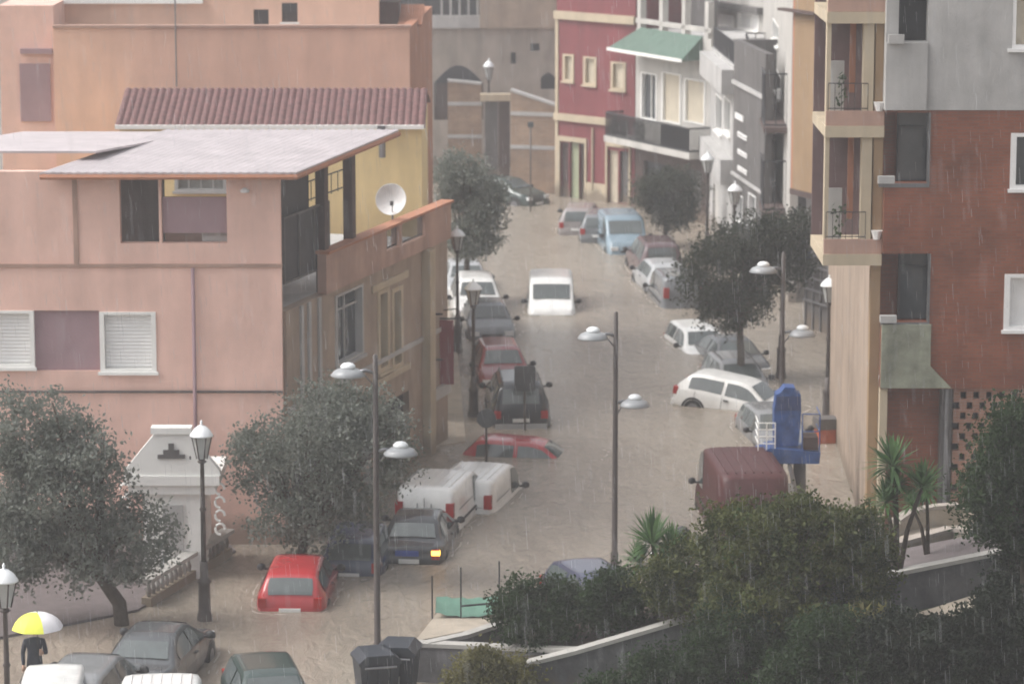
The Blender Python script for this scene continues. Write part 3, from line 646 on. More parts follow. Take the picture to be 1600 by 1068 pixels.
h = FJ.rect(1180,470,1260,500); FJ.slab('awning', M_bluedk, -1.4, FJ.L*.2, -.4, .5, 2.6, 2.9)

# ---- K: brick building on the right
K_A = Vector(W(1369, 905)[:2]); YK = K_A.y; K_B = Vector((20.0, YK)); K_L = Vector(W(1288, 640)[:2])
rK = bld('brick_building', K_A, 'red brick apartment building with pale concrete upper band and corner balconies')
FK_ = Face(rK, K_A, K_B); P = FK_.px; Rt = FK_.rect
z607 = P(1450,607)[1]; z172 = P(1450,172)[1]; z65 = P(1450,66)[1]; ztop = P(1450,-120)[1]
o0 = Rt(1405,-10,1449,65); o1 = Rt(1376,176,1452,286); o2 = Rt(1379,396,1452,503)
wA = Rt(1583,-10,1640,76); wB = Rt(1583,208,1640,295); wC = Rt(1573,428,1640,515)
FK_.wall(M_brick, 0, FK_.L, z607, z172-.003, [o1, o2, wB, wC])
FK_.wall(M_conc, -.04, FK_.L, z172, ztop, [o0, wA], t=.34, y=-.04, name='concrete_band')
FK_.slab('balcony_parapet', M_conc, -.04, P(1448,100)[0], -.14, -.043, z172+.01, z65)
hm = Rt(1370,506,1452,605); mb = FK_.mb(); xx = P(1486,600)[0]; mb.extr([(0,hm[2]),(xx,hm[2]),(hm[1],hm[2]+.55),(hm[1],hm[3]),(0,hm[3])], -.10, -.003); mb.build('mossy_panel', M_moss, rK)
for h, dz in ((o1, 0), (o2, 0)):
    xi = h[0] + (h[1]-h[0])*.38
    FK_.slab('balcony_back_wall', M_brick, h[0], xi, .9, 1.0, h[2]-.2, h[3]+.2)
    w_ = FK_.slab('balcony_window', M_glass, xi+.02, h[1], .5, .55, h[2], h[3])
    FK_.slab('window_frame', M_trim, xi+.0, xi+.06, .42, .498, h[2], h[3], w_); FK_.slab('window_frame', M_trim, xi+.062, h[1], .42, .496, h[3]-.42, h[3]-.36, w_)
    FK_.slab('frame', M_steel, h[1]-.05, h[1]-.001, -.03, .2, h[2], h[3])
    FK_.slab('frame', M_steel, h[0], h[1], -.035, .2, h[2]-.1, h[2]-.001)
    FK_.slab('planter_box', M_conc, h[0]-.04, h[0]+.36, -.16, .0, h[2]+.005, h[2]+.18)
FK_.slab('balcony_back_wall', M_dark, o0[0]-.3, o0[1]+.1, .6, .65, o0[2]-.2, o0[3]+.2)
FK_.slab('planter_box', M_conc, .0, .38, -.25, -.15, z65-.02, z65+.2)
for h, g in ((wA, M_shutc), (wB, M_glass), (wC, M_shut)): FK_.window(h, M_shut, g, fr=.09, mull=0, proud=.03, depth=.15)
# ground floor, set back
FK_.slab('soffit', M_conc, 0, FK_.L, .31, 3, z607+.05, z607+.1)
FK_.slab('corner_pillar', M_cream, .0, P(1385,700)[0], .02, .3, -.6, z607-.003)
FK_.slab('ground_floor_wall', M_brick, P(1387,700)[0], P(1472,700)[0], .6, .8, -.6, z607+.04)
FK_.slab('grey_column', M_grey, P(1470,700)[0], P(1487,700)[0], .1, .5, -.6, z607-.003)
mb = FK_.mb(); mb.tube([(P(1478,700)[0],.04,.0),(P(1478,700)[0],.04,z607-.01)], .05, 6); mb.build('drainpipe', M_steel, rK)
# open brick lattice
mb = FK_.mb(); x0 = P(1489,700)[0]; dx = 20/63.; dz = .26; zz = z607-.02; row = 0
while zz > 1.2:
    x = x0 + (dx*.5 if row%2 else 0); 
    mb.box(x0, 8.2, .14, .3, zz-.085, zz)
    while x < 8: mb.box(x, x+dx*.55, .14, .3, zz-dz, zz-.0851); x += dx
    zz -= dz; row += 1
mb.build('brick_lattice', brick_mat('lattice_brick', (.33,.17,.12), (.27,.13,.09), (.3,.22,.18)), rK)
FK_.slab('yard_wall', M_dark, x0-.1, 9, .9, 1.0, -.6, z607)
FK_.slab('back_wall', M_brick, 1.2, FK_.L, 12, 12.3, -.6, ztop)
FK_.slab('roof_slab', M_conc, 0, FK_.L, .31, 12, ztop-.3, ztop-.01)
# street side of K: wing of stacked balconies reaching out over the street
SK = Face(rK, K_L, K_A); Q = SK.px
SK.wall(M_beige, 0, SK.L-1.3, -.6, ztop, [], t=.2, y=.05, name='side_wall')
Yw = YK+.35; wl = Vector(atY(1288, 300, Yw)[:2]); wr_ = Vector((K_A.x-.01, Yw))
WF = Face(rK, wl, wr_); Q = WF.px; zlow = Q(1330, 412)[1]
xp = Q(1345, 300)[0]; xt = Q(1300, 300)[0]
WF.slab('corner_pillar', M_cream, xp, xp+(WF.L-xp)*.48, -.06, .3, zlow, ztop); WF.slab('corner_pillar', M_ochre, xp+(WF.L-xp)*.55, WF.L, -.02, .34, -.6, ztop)
WF.slab('pillar', M_cream, 0, (xt)*.55, -.02, .3, zlow, ztop)
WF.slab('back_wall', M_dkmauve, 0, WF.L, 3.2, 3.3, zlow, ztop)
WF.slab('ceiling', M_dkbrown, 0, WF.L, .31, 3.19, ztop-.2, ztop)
for v in (0, 178, 378):
    z = Q(1330, v)[1]
    WF.slab('balcony_parapet', M_pinkb, .0, WF.L, -.12, .0, z-.28, z+.08); WF.slab('balcony_slab', M_cream, -.02, WF.L, -.16, 3.19, z-.56, z-.285)
    WF.railing(.05, WF.L-.4, z+.08, z+.75, y=-.06, ends=False, gap=.16, r=.008)
    WF.slab('curtain', M_conc, xt, xt+.35, 1.0, 1.04, z-.2, z+1.2); WF.slab('blind', M_orange, xt+.5, xp-.06, 1.2, 1.24, z+.4, z+2.5)
    mb = WF.mb(); mb.lathe([(.08,0),(.14,.2),(.15,.22)], 8, (WF.L-.12,-.1,z+.08)); mb.build('plant_pot', M_shut, rK)
    mb = WF.mb()
    for k in range(40):
        c = Vector((xt+.1+.25*random.random(), .3+.3*random.random(), z+.1+.8*random.random())); d = Vector((random.uniform(-.1,.1), random.uniform(-.1,.1), random.uniform(-.08,.1)))
        mb.add([c, c+d, c+d+Vector((.03,.02,.05)), c+Vector((.03,.02,.05))], [(0,1,2,3)])
    mb.build('potted_foliage', L_shrub, rK)

# ================================================================== WHITE KIOSK
kb = W(272, 905); sk = sc_at(kb)
rKi = empty('kiosk', kb, 0, 'small white kiosk with a stepped pediment and a dark relief ornament, by the iron lantern', 'kiosk')
zz = lambda v: atY(272, v, kb.y).z
hw = 66/sk
mb = MB(); mb.box(-hw*.72, hw*.72, .1, 2.0, -.6, zz(772)); mb.build('wall', M_whitep, rKi)
mb = MB(); mb.box(-hw*1.12, hw*1.12, -.1, 2.2, zz(757), zz(742)); mb.box(-hw*1.0, hw*1.0, -.02, 2.1, zz(772)+.003, zz(757)-.003); mb.build('cornice', M_whitep, rKi)
zA = zz(742)+.003; zBt = zz(677)
mb = MB(); mb.extr([(-hw*1.15,zA),(hw*1.15,zA),(hw*1.12,zA+.12),(.42,zBt),(-.42,zBt),(-hw*1.12,zA+.12)], -.05, .25); mb.build('pediment', M_whitep, rKi)
mb = MB(); mb.box(-.5,.5,-.1,.3,zBt+.002,zz(667)); mb.build('finial', M_whitep, rKi)
mb = MB(); zo = zz(715)
for k,(w_,h_) in enumerate(((.34,.1),(.2,.12),(.07,.16))): mb.box(-w_, w_, -.09, -.052, zo+(0,.1,.22)[k], zo+(0,.1,.22)[k]+h_)
mb.build('ornament', M_grey, rKi)
for sx in (1,-1):
    mb = MB()
    for k in range(4):
        c = Vector((sx*(hw*1.0+.12), 0, zA-.35-k*.34)); mb.tube([c+Vector((sx*.12*math.cos(a), 0, .14*math.sin(a))) for a in [j*.6 for j in range(9)]], .035, 6)
    mb.build('scrollwork', M_whitep, rKi)
mb = MB(); mb.box(-.25,.25,.04,.098,zz(860),zz(790)); mb.build('hatch', M_conc, rKi)
# low wall with balusters from the kiosk to the road
a = W(236, 948); b_ = W(363, 868); r = empty('low_wall', a, 0, 'low cream wall with pale coping running from the kiosk down to the flooded road', 'wall')
F_ = Face(r, a[:2], b_[:2]); F_.slab('footing', M_cream, 0, F_.L, 0, .25, -.5, .22)
mb = F_.mb(); k = .15
while k < F_.L: mb.lathe([(.05,.22),(.08,.35),(.04,.5),(.06,.6)], 8, (k,.12,0)); k += .28
mb.build('balusters', M_conc, r); F_.slab('coping', M_coping, -.05, F_.L+.05, -.05, .3, .6, .7)
pv = [W(-60,1010), W(215,955), W(368,862), W(335,826), W(-60,826)]
mb = MB(); mb.prism([(p.x,p.y) for p in pv], -.5, .06); tag(mb.build('pavement', M_paving), kind='structure')
# kerb-side pavement along the left houses
pv = [W(655,703), W(728,690), W(716,560), W(700,480), W(680,480), W(640,700)]
mb = MB(); mb.prism([(p.x,p.y) for p in pv], -.5, .03); tag(mb.build('side_pavement', M_pave2), kind='structure')

# ================================================================== CARS
def smoothcurve(pts, n, k=.06):
    xs = np.linspace(pts[0][0], pts[-1][0], n); L = pts[-1][0]-pts[0][0]
    px_, pz_ = [p[0] for p in pts], [p[1] for p in pts]; out = np.zeros(n)
    for d in np.linspace(-k*L, k*L, 9): out += np.interp(xs+d, px_, pz_)
    return xs, out/9
TYPES = {
 # L, W, [(x,ztop)], belt[(x,z)], windscreen(x0 base,x1 top), rear(x0 base,x1 top), side glass x range, roof half width
 'hatch': dict(L=4.0, W=1.72, top=[(-2,.55),(-1.98,.92),(-1.55,1.36),(-1.2,1.43),(.1,1.45),(.45,1.38),(1.05,.98),(1.75,.82),(1.95,.68),(2,.45)],
               belt=[(-2,.5),(-1.95,.86),(-1.0,.93),(1.0,.90),(1.7,.76),(1.95,.62),(2,.42)], ws=(1.02,.42), rw=(-1.95,-1.58), sg=(-1.5,.85), rh=.57),
 'estate': dict(L=4.4, W=1.75, top=[(-2.2,.55),(-2.17,.95),(-1.95,1.38),(-1.6,1.46),(.1,1.48),(.5,1.40),(1.15,.98),(1.9,.84),(2.15,.68),(2.2,.45)],
               belt=[(-2.2,.5),(-2.15,.88),(-1.1,.95),(1.1,.92),(1.85,.78),(2.15,.62),(2.2,.42)], ws=(1.12,.47), rw=(-2.16,-1.94), sg=(-1.9,.95), rh=.58),
 'saloon': dict(L=4.5, W=1.75, top=[(-2.25,.5),(-2.2,.93),(-1.6,1.0),(-.95,1.34),(-.6,1.41),(.15,1.42),(.5,1.34),(1.15,.95),(1.95,.82),(2.2,.66),(2.25,.45)],
               belt=[(-2.25,.48),(-2.2,.86),(-1.2,.93),(1.1,.90),(1.9,.76),(2.2,.6),(2.25,.42)], ws=(1.12,.47), rw=(-1.55,-.98), sg=(-1.2,.92), rh=.55),
 'van': dict(L=4.3, W=1.78, top=[(-2.15,.55),(-2.14,1.7),(-2.0,1.82),(-1.8,1.85),(.3,1.85),(.7,1.72),(1.35,1.12),(1.95,.92),(2.12,.7),(2.15,.45)],
               belt=[(-2.15,.5),(-2.1,.95),(-1.1,1.0),(1.2,1.02),(1.85,.84),(2.1,.62),(2.15,.42)], ws=(1.32,.72), rw=None, sg=(.05,1.0), rh=.74),
 'bigvan': dict(L=5.2, W=2.0, top=[(-2.6,.55),(-2.59,2.05),(-2.4,2.26),(-2.1,2.32),(1.0,2.32),(1.4,2.15),(1.95,1.3),(2.4,1.05),(2.57,.75),(2.6,.45)],
               belt=[(-2.6,.5),(-2.5,1.1),(-1.1,1.15),(1.8,1.18),(2.3,.95),(2.55,.65),(2.6,.42)], ws=(1.92,1.42), rw=None, sg=(.7,1.6), rh=.86),
 'suv': dict(L=4.5, W=1.85, top=[(-2.25,.6),(-2.22,1.05),(-2.05,1.6),(-1.7,1.72),(.2,1.74),(.55,1.64),(1.1,1.16),(1.95,1.05),(2.2,.85),(2.25,.55)],
               belt=[(-2.25,.6),(-2.2,1.0),(-1.1,1.06),(1.1,1.04),(1.9,.95),(2.2,.75),(2.25,.5)], ws=(1.08,.53), rw=(-2.2,-2.04), sg=(-1.9,.92), rh=.62),
}
def car(u, v, heading, typ, color, sink, label, cat='car', name='parked_car', pitch=0, roll=0, doors=True, rails=False, vert=None, plate=True, hazard=False, tail=True, group=None, lower=None, glass=None):
    T = TYPES[typ]; L, Wd = T['L'], T['W']; hwid = Wd/2
    h = Vector((math.sin(R(heading)), math.cos(R(heading)), 0)); P0 = W(u, v)
    up = h if h.y > 0 else -h
    ext = (L/2)*abs(h.y) + (Wd/2)*abs(h.x)*.6
    c = P0 + Vector((0, ext, 0)); c.x = (u-800)/sc_at(c); c.z = -sink
    root = empty(name, c, R(90-heading), label, cat, group); root.rotation_euler = (R(roll), R(pitch), R(90-heading))
    pm = paint(color[0], color[1]) if isinstance(color, tuple) else color
    NX = 44
    xs, zt = smoothcurve(T['top'], NX, .012); _, zb = smoothcurve(T['belt'], NX, .03)
    zt = np.maximum(zt, zb+.01)
    q = np.abs(xs)/(L/2); wb = hwid*(1-.16*np.clip((q-.72)/.28, 0, 1)**2)
    gh = np.clip((zt-zb)/(zt.max()-zb[NX//2]), 0, 1); wr = wb*.88*(1-gh) + T['rh']*gh
    if not T['rw']: wr = np.where(xs < T['ws'][0], np.minimum(wb*.93, T['rh']*1.08 + 0*gh), wr)
    zs_ = .22
    vs=[]; ring=0
    for i in range(NX):
        zc = zb[i]; top = zt[i]; hgt = zc - zs_
        half = [(wb[i]*.86, zs_), (wb[i]*.97, zs_+.08*hgt/.6), (wb[i]*.995, zs_+.35*hgt), (wb[i], zs_+.6*hgt), (wb[i]*.985, zc-.10*hgt), (wb[i]*.955, zc)]
        d = top - zc; w1_, w2_ = wb[i]*.955, wr[i]
        half += [(w1_+(w2_-w1_)*.5, zc+d*.48), (w1_+(w2_-w1_)*.9, zc+d*.86), (w2_*.93, zc+d*.965), (w2_*.75, top-.012), (w2_*.4, top+.004), (0, top+.008)]
        rg = half + [(-y_, z_) for y_, z_ in half[-2::-1]]; ring = len(rg)
        vs += [(xs[i], y_, z_) for y_, z_ in rg]
    fs=[]
    for i in range(NX-1):
        for k in range(ring-1): a = i*ring+k; fs.append((a, a+ring, a+ring+1, a+1))
        fs.append((i*ring, i*ring+ring-1, (i+1)*ring+ring-1, (i+1)*ring))
    fs.append(tuple(range(ring))); fs.append(tuple((NX-1)*ring+k for k in range(ring-1,-1,-1)))
    mb = MB(); mb.add(vs, fs); body = mb.build('body', pm, root, True)
    I = lambda arr, x: float(np.interp(x, xs, arr))
    gm = glass or M_carglass
    def topglass(name, xa, xb_, k=.86):
        mb = MB(); g=[]; n=9; m_=7
        for i in range(n):
            x = xa+(xb_-xa)*(.08+.84*i/(n-1)); z = I(zt,x); w_ = I(wr,x)*k; 
            for j in range(m_):
                y_ = -w_+2*w_*j/(m_-1); g.append((x, y_, z+.022-.012*abs(2*j/(m_-1)-1)**3))
        F=[(i*m_+j, (i+1)*m_+j, (i+1)*m_+j+1, i*m_+j+1) for i in range(n-1) for j in range(m_-1)]
        mb.add(g,F); o = mb.build(name, gm, root, True)
        o2 = mb  # nudge outwards along slope
        sgn = 1 if xa > 0 else -1
        for vtx in o.data.vertices: vtx.co.x += sgn*.012
        return o
    topglass('windscreen', T['ws'][0], T['ws'][1])
    if T['rw']: topglass('rear_window', T['rw'][0], T['rw'][1], .84)
    sideY = lambda x, z: (lambda t: I(wb,x)*.955 + (I(wr,x)-I(wb,x)*.955)*t)(min(max((z-I(zb,x))/max(I(zt,x)-I(zb,x),.01),0),1))
    for s in (1,-1):
        xa, xb_ = T['sg']; nx=16
        for (p, q_) in (((xa, xa+(xb_-xa)*.47), (xa+(xb_-xa)*.52, xb_)) if T['rw'] else ((xa, xb_),)):
            g=[]
            for i in range(nx):
                x = p+(q_-p)*i/(nx-1); z0 = I(zb,x)+.045; z1 = max(I(zt,x)-.10, z0+.01)
                for z in (z0, (z0+z1)/2, z1): g.append((x, s*(sideY(x,z)+.014), z))
            F=[(i*3+j, (i+1)*3+j, (i+1)*3+j+1, i*3+j+1) for i in range(nx-1) for j in range(2)]
            mb = MB(); mb.add(g,F); mb.build('side_window', gm, root, True)
        # mirrors
        xm = T['ws'][0]-.28; ym = I(wb,xm); zm = I(zb,xm)
        mb = MB(); mb.lathe([(.03,-.09),(.085,-.06),(.095,0),(.08,.06),(.03,.09)], 8, (xm+.02, s*(ym+.13), zm+.07), .7, 1.15); mb.box(xm, xm+.05, s*(ym-.04), s*(ym+.06), zm, zm+.05); mb.build('mirror', M_trim, root, True)
        # lights
        xf_ = L/2; zl = I(zb, xf_-.25)-.08
        mb = MB(); mb.box(xf_-.22, xf_-.005, s*hwid*.52, s*hwid*.86, zl-.09, zl+.06); mb.build('headlight', M_lamp_wh, root)
        if tail:
            zl = .78 if T['rw'] else 1.28; hh_ = .12 if T['rw'] else .19
            mb = MB(); mb.box(-L/2-.015, -L/2+.15, s*hwid*.66, s*hwid*.89, zl-hh_, zl+hh_); mb.build('tail_light', M_lamp_red, root)
        # wheels and arches
        for xw in (-L*.31, L*.31):
            mb = MB(); seg=18; rr=.31; V=[]; 
            for yy, r_ in ((hwid-.20,rr),(hwid+.004,rr),(hwid+.014,rr*.92)):
                V += [(xw+r_*math.cos(2*math.pi*k/seg), s*yy, .31+r_*math.sin(2*math.pi*k/seg)) for k in range(seg)]
            F=[(j*seg+k, j*seg+(k+1)%seg, (j+1)*seg+(k+1)%seg, (j+1)*seg+k) for j in range(2) for k in range(seg)] + [tuple(2*seg+k for k in range(seg))]
            mb.add(V,F); wh = mb.build('wheel', M_rubber, root)
            mb = MB(); V=[(xw+.2*math.cos(2*math.pi*k/12), s*(hwid+.019), .31+.2*math.sin(2*math.pi*k/12)) for k in range(12)]; mb.add(V,[tuple(range(12))]); mb.build('rim', M_steel, wh)
            mb = MB(); ar=[]; 
            for k in range(13):
                a = math.pi*k/12; ar += [(xw+.40*math.cos(a), s*(hwid*.995+.012), .30+.40*math.sin(a)), (xw+.33*math.cos(a), s*(hwid*.995+.012), .30+.33*math.sin(a))]
            mb.add(ar, [(2*k,2*k+1,2*k+3,2*k+2) for k in range(12)]); mb.build('wheel_arch', M_trim, root)
        if doors:
            mb = MB(); xa, xb_ = T['sg']
            for x in ((xa+.25, xa+(xb_-xa)*.495, xb_+.12) if T['rw'] else (-.05, xb_+.15)):
                V=[]; 
                for k in range(6):
                    z = .32 + (I(zb,x)-.34)*k/5; yy = wb[NX//2]*1.0+.006 if k < 5 else I(wb,x)*.965+.01
                    V += [(x-.008, s*yy, z), (x+.008, s*yy, z)]
                mb.add(V, [(2*k,2*k+1,2*k+3,2*k+2) for k in range(5)])
            mb.build('door_seam', M_trim, root)
            mb = MB(); xh = xa+(xb_-xa)*.52 if T['rw'] else .1; mb.box(xh, xh+.16, s*(hwid*.99), s*(hwid*1.0+.03), .80, .84); mb.build('door_handle', M_trim, root)
    # bumpers, plates, grille
    mb = MB(); mb.box(L/2-.06, L/2+.03, -hwid*.86, hwid*.86, .30, .46); mb.build('front_bumper', lower or pm, root)
    mb = MB(); mb.box(-L/2-.04, -L/2+.06, -hwid*.86, hwid*.86, .30, .50); mb.build('rear_bumper', lower or pm, root)
    mb = MB(); mb.box(L/2-.1, L/2+.012, -hwid*.42, hwid*.42, .52, .62); mb.build('grille', M_trim, root)
    if plate:
        mb = MB(); mb.box(-L/2-.055, -L/2-.02, -.26, .26, .55, .66); mb.build('number_plate', M_plate, root)
        mb = MB(); mb.box(L/2+.031, L/2+.045, -.26, .26, .33, .44); mb.build('number_plate', M_plate, root)
    if not T['rw']:
        mb = MB(); zt_ = T['top'][1][1]
        mb.box(-L/2-.012, -L/2+.02, -.008, .008, .5, zt_-.1)
        for s in (1,-1): mb.box(-L/2-.012, -L/2+.02, s*.18, s*.2, .95, zt_-.25)
        mb.build('door_seam', M_steel, root)
        zr_ = max(t[1] for t in T['top']); mb = MB()
        for k in range(-3,4): mb.box(-L/2+.35, T['ws'][1]-.45, k*T['rh']*.27-.012, k*T['rh']*.27+.012, zr_-.02, zr_+.022-.004*abs(k))
        mb.build('roof_ribs', pm, root)
        for s in (1,-1):
            mb = MB(); mb.box(-L*.42, L*.30, s*(hwid-.01), s*(hwid+.018), .88, .94); mb.build('side_moulding', M_trim, root)
            mb = MB(); mb.box(-L*.40, -.12, s*(hwid*.955), s*(hwid*.955+.012), 1.22, 1.24); mb.build('panel_crease', M_steel, root)
            mb = MB(); mb.box(-L/2-.006, -L/2+.012, s*.12, s*hwid*.62, 1.12, 1.13); mb.build('panel_crease', M_steel, root)
    if rails:
        mb = MB()
        for s in (1,-1): z=max(t[1] for t in T['top']); mb.tube([(T['sg'][0]+.2, s*T['rh']*.9, z+.0),(T['sg'][0]+.3, s*T['rh']*.9, z+.06),(.1, s*T['rh']*.9, z+.06),(.2, s*T['rh']*.9, z+.0)], .02, 6)
        mb.build('roof_rail', M_trim, root)
    if hazard:
        me = bpy.data.materials.new('lit_indicator'); me.use_nodes = True; bb = me.node_tree.nodes['Principled BSDF']
        bb.inputs['Base Color'].default_value = (.9,.4,.05,1); bb.inputs['Emission Color'].default_value = (1,.50,.07,1); bb.inputs['Emission Strength'].default_value = 3.2
        mb = MB(); mb.box(-L/2-.03, -L/2+.1, -hwid*.9, -hwid*.66, .77, .89); mb.build('lit_tail_light', me, root)
        me2 = paint('plate_blue', (.05,.09,.35)); mb = MB(); mb.box(-L/2-.03,-L/2+.02,-.25,.35,.74,.88); mb.build('boot_panel', me2, root)
    return root
c_pinks=('pink_silver',(.27,.245,.24)); c_mgrey=('maroon_grey',(.10,.06,.065)); c_blued=('blue_grey',(.06,.065,.10))
c_dgrey=('dark_grey',(.075,.08,.085)); c_mid=('mid_grey',(.22,.225,.23))
GL='cars parked along the left kerb'; GR='cars parked along the right kerb'
c_red=('red',(.40,.035,.04)); c_dred=('dark_red',(.22,.035,.035)); c_black=('black',(.025,.027,.032)); c_navy=('navy',(.03,.045,.09)); c_white=('white',(.78,.78,.76))
c_silver=('silver',(.38,.39,.40)); c_grey=('grey',(.16,.17,.18)); c_lblue=('light_blue',(.20,.27,.32)); c_maroon=('maroon',(.068,.020,.021)); c_mauve=('mauve',(.15,.13,.165)); c_green=('dark_green',(.04,.06,.055))
car(466, 955, 2, 'hatch', c_red, .58, 'bright red hatchback seen from behind, half under water in front of the dark cars', group=GL)
car(562, 900, 5, 'hatch', c_navy, .58, 'dark navy hatchback seen from behind, partly under the tree beside the red car', group=GL)
car(655, 882, 5, 'saloon', c_black, .52, 'black car with one amber rear light lit, just behind the white van', hazard=True, group=GL)
car(692, 832, 12, 'van', c_white, .68, 'white panel van seen from its closed rear doors, nearer of two white vans', cat='van', name='panel_van', group='white vans in the flooded road')
car(752, 803, 13, 'van', c_white, .95, 'white van standing deeper in the water just ahead of the nearer white van', cat='van', name='panel_van', group='white vans in the flooded road')
car(826, 716, 100, 'hatch', c_red, 1.04, 'red car sunk almost to its roof in front of the dark parked car', roll=0, pitch=3, doors=False, plate=False, group=GL)
car(808, 670, -3, 'suv', c_black, .34, 'dark estate car with pale rear bumper and red tail lights behind the sunken red car', rails=True, lower=paint(*c_silver), group=GL)
car(782, 606, 175, 'estate', c_dred, .45, 'dull red car with a faded pink roof behind the dark estate car', group=GL)
car(762, 532, 175, 'hatch', c_grey, .40, 'grey hatchback facing the camera between the dull red car and the white-roofed car', group=GL)
car(744, 500, 176, 'suv', c_white, .5, 'white car whose roof shows above the grey hatchback', group=GL)
car(727, 462, 176, 'hatch', c_silver, .45, 'silver car under the tall tree at the left kerb', doors=False, group=GL)
car(861, 493, 180, 'van', c_white, .72, 'white car facing the camera alone in the middle of the flooded road')
car(790, 322, 130, 'hatch', c_green, .3, 'dark green car at the far left corner of the street beside the tree', doors=False)
car(908, 368, 6, 'estate', c_pinks, .35, 'pale silver car farthest up the right kerb by the red house', doors=False, group=GR)
car(940, 380, 5, 'estate', c_grey, .3, 'dark grey car with a red tail light behind the light blue van', doors=False, group=GR)
car(972, 398, 174, 'van', c_lblue, .45, 'light blue van at the right kerb, beyond the maroon off-road car', cat='van', group=GR)
car(1022, 436, -6, 'suv', c_mgrey, .35, 'dark maroon off-road car with pale roof edge at the right kerb', rails=True, group=GR)
car(1032, 460, -8, 'hatch', c_silver, .35, 'small silver hatchback with red tail light next to the off-road car', group=GR)
car(1056, 482, -6, 'van', c_grey, .7, 'grey van half hidden by the right hand tree', cat='van', group=GR)
car(1092, 556, 170, 'estate', c_white, .84, 'white estate car sunk to its windows beside the tree trunk')
car(1142, 578, 168, 'saloon', c_dgrey, .68, 'dark grey car behind the tree trunk on the right, facing the camera')
car(1150, 608, 172, 'estate', c_mid, .88, 'grey car with roof rails just behind the tilted white hatchback', rails=True)
car(1152, 645, 114, 'hatch', c_white, .56, 'white hatchback seen from its side, tail raised, in front of the roof-railed car', pitch=8)
car(1208, 702, 172, 'hatch', c_mid, .62, 'pale grey car behind the blue lift basket')
car(1158, 850, -4, 'bigvan', c_maroon, .5, 'large maroon van behind the green bushes, next to the lift mast', cat='van', name='panel_van')
car(935, 988, 160, 'hatch', c_blued, .45, 'blue-grey car half hidden behind the round bushes at the planter')
car(248, 1100, 8, 'saloon', c_dgrey, .25, 'dark grey car seen from behind near the large rounded tree on the left', group='cars along the bottom left edge')
car(142, 1165, 8, 'hatch', c_mid, .1, 'mid grey car with red lamps at both rear corners at the bottom left', group='cars along the bottom left edge')
car(80, 1228, 176, 'estate', c_white, .05, 'white car with dark windows at the bottom left corner', group='cars along the bottom left edge')
car(250, 1285, 176, 'van', c_white, .05, 'white van of which only the roof shows at the bottom edge', cat='van', group='cars along the bottom left edge')
car(422, 1185, 168, 'hatch', c_green, .1, 'dark green car with pale windscreen at the bottom edge beside the bins', group='cars along the bottom left edge')

# swirls of scum round the standing cars
M_foam = mat('mud_foam', (.36,.32,.27), .5, .2, 6)
fm = MB()
for o_ in [o for o in COL.objects if o.type == 'EMPTY' and o.name.split('.')[0] in ('parked_car','panel_van')]:
    cx, cy = o_.location.x, o_.location.y; a0 = o_.rotation_euler.z; hl, hw_ = 2.25, .98
    for ring_ in range(2):
        V=[]; K=56; off = .05+.22*ring_; st = random.randrange(K)
        for k in range(K):
            a = 2*math.pi*k/K; ca, sa = math.cos(a), math.sin(a); q = (abs(ca)**4+abs(sa)**4)**(-.25)
            for w_ in (0, random.uniform(.01,.07)/(1+ring_)):
                lx = (hl+off+w_)*q*ca; ly = (hw_+off+w_)*q*sa; V.append((cx+lx*math.cos(a0)-ly*math.sin(a0)+.03*math.sin(7*a+ring_), cy+lx*math.sin(a0)+ly*math.cos(a0)+.04*math.sin(5*a), .006))
        fm.add(V, [(2*k, 2*k+1, 2*((k+1)%K)+1, 2*((k+1)%K)) for k in range(K) if ((k+st)%K) % (2+ring_*3) < 2 - (ring_ > 0) and random.random() < .5])
tag(fm.build('water_scum', M_foam), 'thin pale scum on the water round the standing cars', 'foam', kind='stuff')

# ================================================================== STREET LAMPS
def lantern(base, hgt, label, src=[None]):
    if src[0] is None:
        r = empty('street_lantern', base, 0, label, 'street lamp', 'iron lantern posts along the street')
        mb = MB(); mb.lathe([(.16,-.6),(.16,.1),(.13,.2),(.12,.8),(.15,.86),(.09,.95),(.08,1.3)], 12); mb.build('base', M_post, r, True)
        mb = MB(); mb.lathe([(.055,1.3),(.05,2.4),(.07,2.45),(.05,2.5),(.04,3.45),(.1,3.5),(.04,3.56)], 10); mb.build('shaft', M_post, r, True)
        mb = MB(); mb.lathe([(.1,3.57),(.2,4.05)], 6); mb.build('lantern_glass', M_lglass, r)
        mb = MB(); mb.tube([(-.24,0,3.55),(-.24,0,3.62)], .02, 6)
        for k in range(6):
            a = 2*math.pi*k/6; mb.tube([(.105*math.cos(a),.105*math.sin(a),3.56),(.205*math.cos(a),.205*math.sin(a),4.06)], .014, 4)
        mb.build('lantern_frame', M_post, r)
        mb = MB(); mb.lathe([(.25,4.06),(.24,4.09),(.17,4.2),(.08,4.28),(.02,4.31),(.03,4.36),(.001,4.42)], 14); mb.build('cap', M_cap, r, True)
        src[0] = r
    else: r = copy_thing(src[0], base, 0, label)
    s = hgt/4.42; r.scale = (1.15, 1.15, s); return r
for u, v, vt, lab in ((320,968,655,'iron lantern post in front of the white kiosk'), (740,650,434,'iron lantern post at the left kerb beside the parked cars'),
      (1292,655,428,'iron lantern post standing in the water near the brick building'), (1220,590,362,'iron lantern post in the dark behind the blue lift'),
      (715,550,352,'iron lantern post partly hidden by the tall tree on the left'), (764,268,90,'distant iron lantern post in front of the arched building'),
      (992,318,157,'distant iron lantern post between red house and white house'), (1104,414,235,'iron lantern post below the white balcony'),
      (1146,474,282,'iron lantern post rising out of the right hand tree'), (16,1235,878,'iron lantern post at the left edge of the photo')):
    b0 = W(u, v); lantern(b0, atY(u, vt, b0.y).z, lab)
